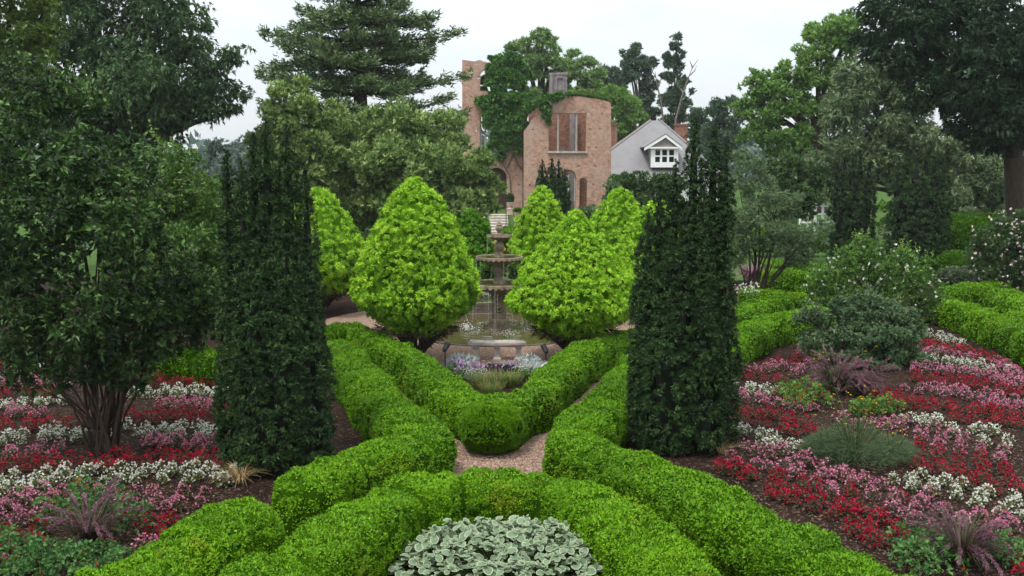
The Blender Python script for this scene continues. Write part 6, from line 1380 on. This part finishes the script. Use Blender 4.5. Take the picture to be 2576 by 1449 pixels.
for i, (x, y, z, tilt, roll, az, s) in enumerate(lv):
    if i < 300:
        o = link('leaf', LM[r.randrange(6)], T, (x, y, z)); o.rotation_euler = (-tilt, roll, az); o.scale = (s, s, s * r.uniform(.6, 1.5))
    else:
        V, T3, Q4 = vleaf(300 + i % 6); m = np.array(Euler((-tilt, roll, az)).to_matrix()); BV.append((V * s) @ m.T + (x, y, z)); BT.append(T3 + nb_); BQ.append(Q4 + nb_); nb_ += len(V)
if BV:
    T3, Q4 = np.concatenate(BT), np.concatenate(BQ)
    tag(link('leaves', mesh_data('variegated_leaves', np.concatenate(BV), [T3, Q4], [M['vcen'], M['vedge']], [0] * len(T3) + [1] * len(Q4), tint=np.full(nb_, .45)), T), kind='stuff')
rr_ = np.random.default_rng(3); b = MB()
for x, y, z in spots: b.tube([VC + (x * .3, y * .3, 0), VC + (x * .8, y * .8, z * .6), VC + (x, y, z)], [.006, .005, .004], 4)
tag(b.build('stem', M['grassb'], T), kind='stuff')

# ================================================================== the silver flower bed inside the chevron
def zb2(zx, zy): return 1073.3 + .3241 * zx, 536.7 + .3241 * zy
def plantlet(name, label, cat, zx, zy, rad, hgt, mat, n, L, W, seed, flower=None, nf=0, fl=.02, k=5, up=.8, spread=.9, group=None):
    r = np.random.default_rng(seed); u, v = zb2(zx, zy); g_ = G(u, v); T = thing(name, label, cat, (g_[0], g_[1], 0), group)
    a = r.uniform(0, 6.28, n); q = np.sqrt(r.uniform(0, 1, n)); z = hgt * (1 - q ** 2 * .5) * r.uniform(.25, 1, n)
    p = np.stack([g_[0] + rad * q * np.cos(a), g_[1] + rad * q * np.sin(a), z], 1)
    foliage('leaves', [tufts(r, p, unit(np.stack([np.cos(a) * q, np.sin(a) * q, up + 0 * q], 1)), k, L, W, spread, .1)], M[mat], T)
    if nf:
        a = r.uniform(0, 6.28, nf); q = np.sqrt(r.uniform(0, 1, nf)); p = np.stack([g_[0] + rad * q * np.cos(a), g_[1] + rad * q * np.sin(a), hgt * r.uniform(.85, 1.3, nf)], 1)
        foliage('blossoms', [tufts(r, p, np.tile((0, 0, 1.), (nf, 1)), 5, fl, fl * .7, .6)], M[flower], T)
bedpl = 'plants in the bed before the bench'
plantlet('dusty_miller', 'silver white dusty miller beside the right hedge arm', 'plant', 850, 1245, .40, .34, 'dusty', 260, .10, .028, 161, group=bedpl)
plantlet('dusty_miller', 'silver white dusty miller under the right spotlight', 'plant', 800, 1185, .28, .30, 'dusty', 150, .10, .028, 162, group=bedpl)
plantlet('dusty_miller', 'silver white dusty miller at the far left of the bed', 'plant', 270, 1195, .38, .34, 'dusty', 220, .11, .028, 163, group=bedpl)
plantlet('lavender_flower', 'lilac flower spikes in front of the left dusty miller', 'flower', 330, 1262, .42, .22, 'grey', 160, .08, .016, 164, 'lavender', 34, .06, group=bedpl)
plantlet('lavender_flower', 'small lilac flower spikes by the left hedge arm', 'flower', 225, 1222, .25, .22, 'grey', 90, .08, .016, 165, 'lavender', 16, .06, group=bedpl)
plantlet('dark_salvia', 'dark purple leaved plant in front of the bench', 'flower', 520, 1240, .40, .20, 'darkleaf', 260, .07, .03, 166, 'lavender', 16, .04, group=bedpl)
plantlet('dark_salvia', 'purple flowered plant right of the dark one', 'flower', 680, 1240, .28, .22, 'darkleaf', 160, .07, .03, 167, 'lavender', 34, .04, group=bedpl)
plantlet('white_alyssum', 'tiny white flowers left of the bunch grass', 'flower', 390, 1290, .35, .20, 'grey', 140, .05, .016, 168, 'white', 130, .02, group=bedpl)
plantlet('white_alyssum', 'tiny white flowers between the grass and the right dusty miller', 'flower', 745, 1285, .34, .30, 'rose', 160, .06, .02, 169, 'white', 130, .022, group=bedpl)
plantlet('white_alyssum', 'tiny white flowers by the middle of the bench', 'flower', 640, 1215, .25, .16, 'grey', 100, .06, .02, 170, 'white', 60, .02, group=bedpl)
for zx, zy, s_, lab in ((430, 1345, .8, 'fine green bunch grass at the left of the chevron point'), (545, 1350, .95, 'tallest fine green bunch grass in the chevron point'), (650, 1335, .8, 'fine green bunch grass at the right of the chevron point'), (500, 1400, .7, 'low fine bunch grass nearest the chevron point')):
    g = G(*zb2(zx, zy)); r = np.random.default_rng(int(zx)); T = thing('bunch_grass', lab, 'ornamental grass', (g[0], g[1], 0), 'fine bunch grasses in the chevron point')
    bl_, _, _ = blades(r, (g[0], g[1], 0), 420, .52 * s_, .007, .55, .45, 4, .22); st_, C_, _ = blades(r, (g[0], g[1], 0), 40, .62 * s_, .005, .5, .4, 4, .2)
    foliage('leaves', [bl_], M['grassb'], T); foliage('seed_heads', [st_, plumes(r, C_, .3, 8, .02, .005)], M['straw'], T)
g = G(*zb2(635, 1010)); plantlet('white_alyssum', 'wispy white flowers at the pond edge behind the bench', 'flower', 630, 1030, .22, .34, 'rose', 60, .10, .016, 171, 'white', 26, .025, group=bedpl)

# flowers and planting round the back of the pond
def drift(name, label, xs, ys, hgt, mat, n, L, flower, nf, fl, seed):
    r = np.random.default_rng(seed); T = thing(name, label, 'flower', ((xs[0] + xs[1]) / 2, (ys[0] + ys[1]) / 2, 0))
    p = np.stack([r.uniform(*xs, n), r.uniform(*ys, n), hgt * r.uniform(.2, 1, n)], 1); foliage('leaves', [tufts(r, p, np.tile((0, 0, 1.), (n, 1)), 5, L, L * .3, .9)], M[mat], T)
    p = np.stack([r.uniform(*xs, nf), r.uniform(*ys, nf), hgt * r.uniform(.85, 1.15, nf)], 1); foliage('blossoms', [tufts(r, p, np.tile((0, -.3, 1.), (nf, 1)), 5, fl, fl * .7, .8)], M[flower], T)
drift('white_alyssum', 'drift of white flowers behind the pond, seen under the lowest bowl', (-2.4, 1.6), (36.4, 37.6), .55, 'grey', 700, .08, 'white', 900, .035, 181)
drift('daylily', 'bright yellow orange lilies behind the fountain beside the middle bowl', (-.95, -.35), (41.0, 41.6), 1.72, 'rose', 160, .16, 'yellow', 26, .15, 182)
drift('wild_plants', 'mixed low grey green plants on the back bank of the pond', (-2.6, 2.2), (35.4, 36.3), .35, 'rose', 700, .09, 'straw', 60, .03, 183)
drift('phlox', 'white phlox beside the right yew and the narrow hedge', tuple(sorted((G(1840, 790)[0], G(1895, 790)[0]))), (G(1860, 800)[1], G(1860, 790)[1]), 1.0, 'grey', 60, .08, 'white', 60, .06, 184)
# low brick edging behind the pond
E = thing('brick_edging', 'low brown brick edging wall along the back of the pond', 'wall', (FC[0], 35.3, 0))
for row in range(3):
    for k in range(26):
        a = math.pi / 2 + (k - 12.5 + .5 * (row % 2)) * .062; V8 = [(FC[0] + q * math.cos(a + s_ * .0295), FC[1] + q * math.sin(a + s_ * .0295), .005 + row * .125 + z) for z in (0, .115) for q in (3.36, 3.56) for s_ in (-1, 1)]
        MB().hull8(V8).build('brick', M['wetstone'], E)

# ------------------------------------------------------------------ thin summer haze over the whole place
def haze(density):
    m, n, N = new_mat('air'); v = N('ShaderNodeVolumePrincipled'); v.inputs['Color'].default_value = (0.93, 0.96, 1.0, 1); v.inputs['Density'].default_value = density; v.inputs['Anisotropy'].default_value = 0.3
    o = N('ShaderNodeOutputMaterial'); n.links.new(v.outputs[0], o.inputs['Volume'])
    tag(MB().box(-170, 170, -25, 190, -1, 24).build('haze', m), kind='stuff')
haze(0.00022)
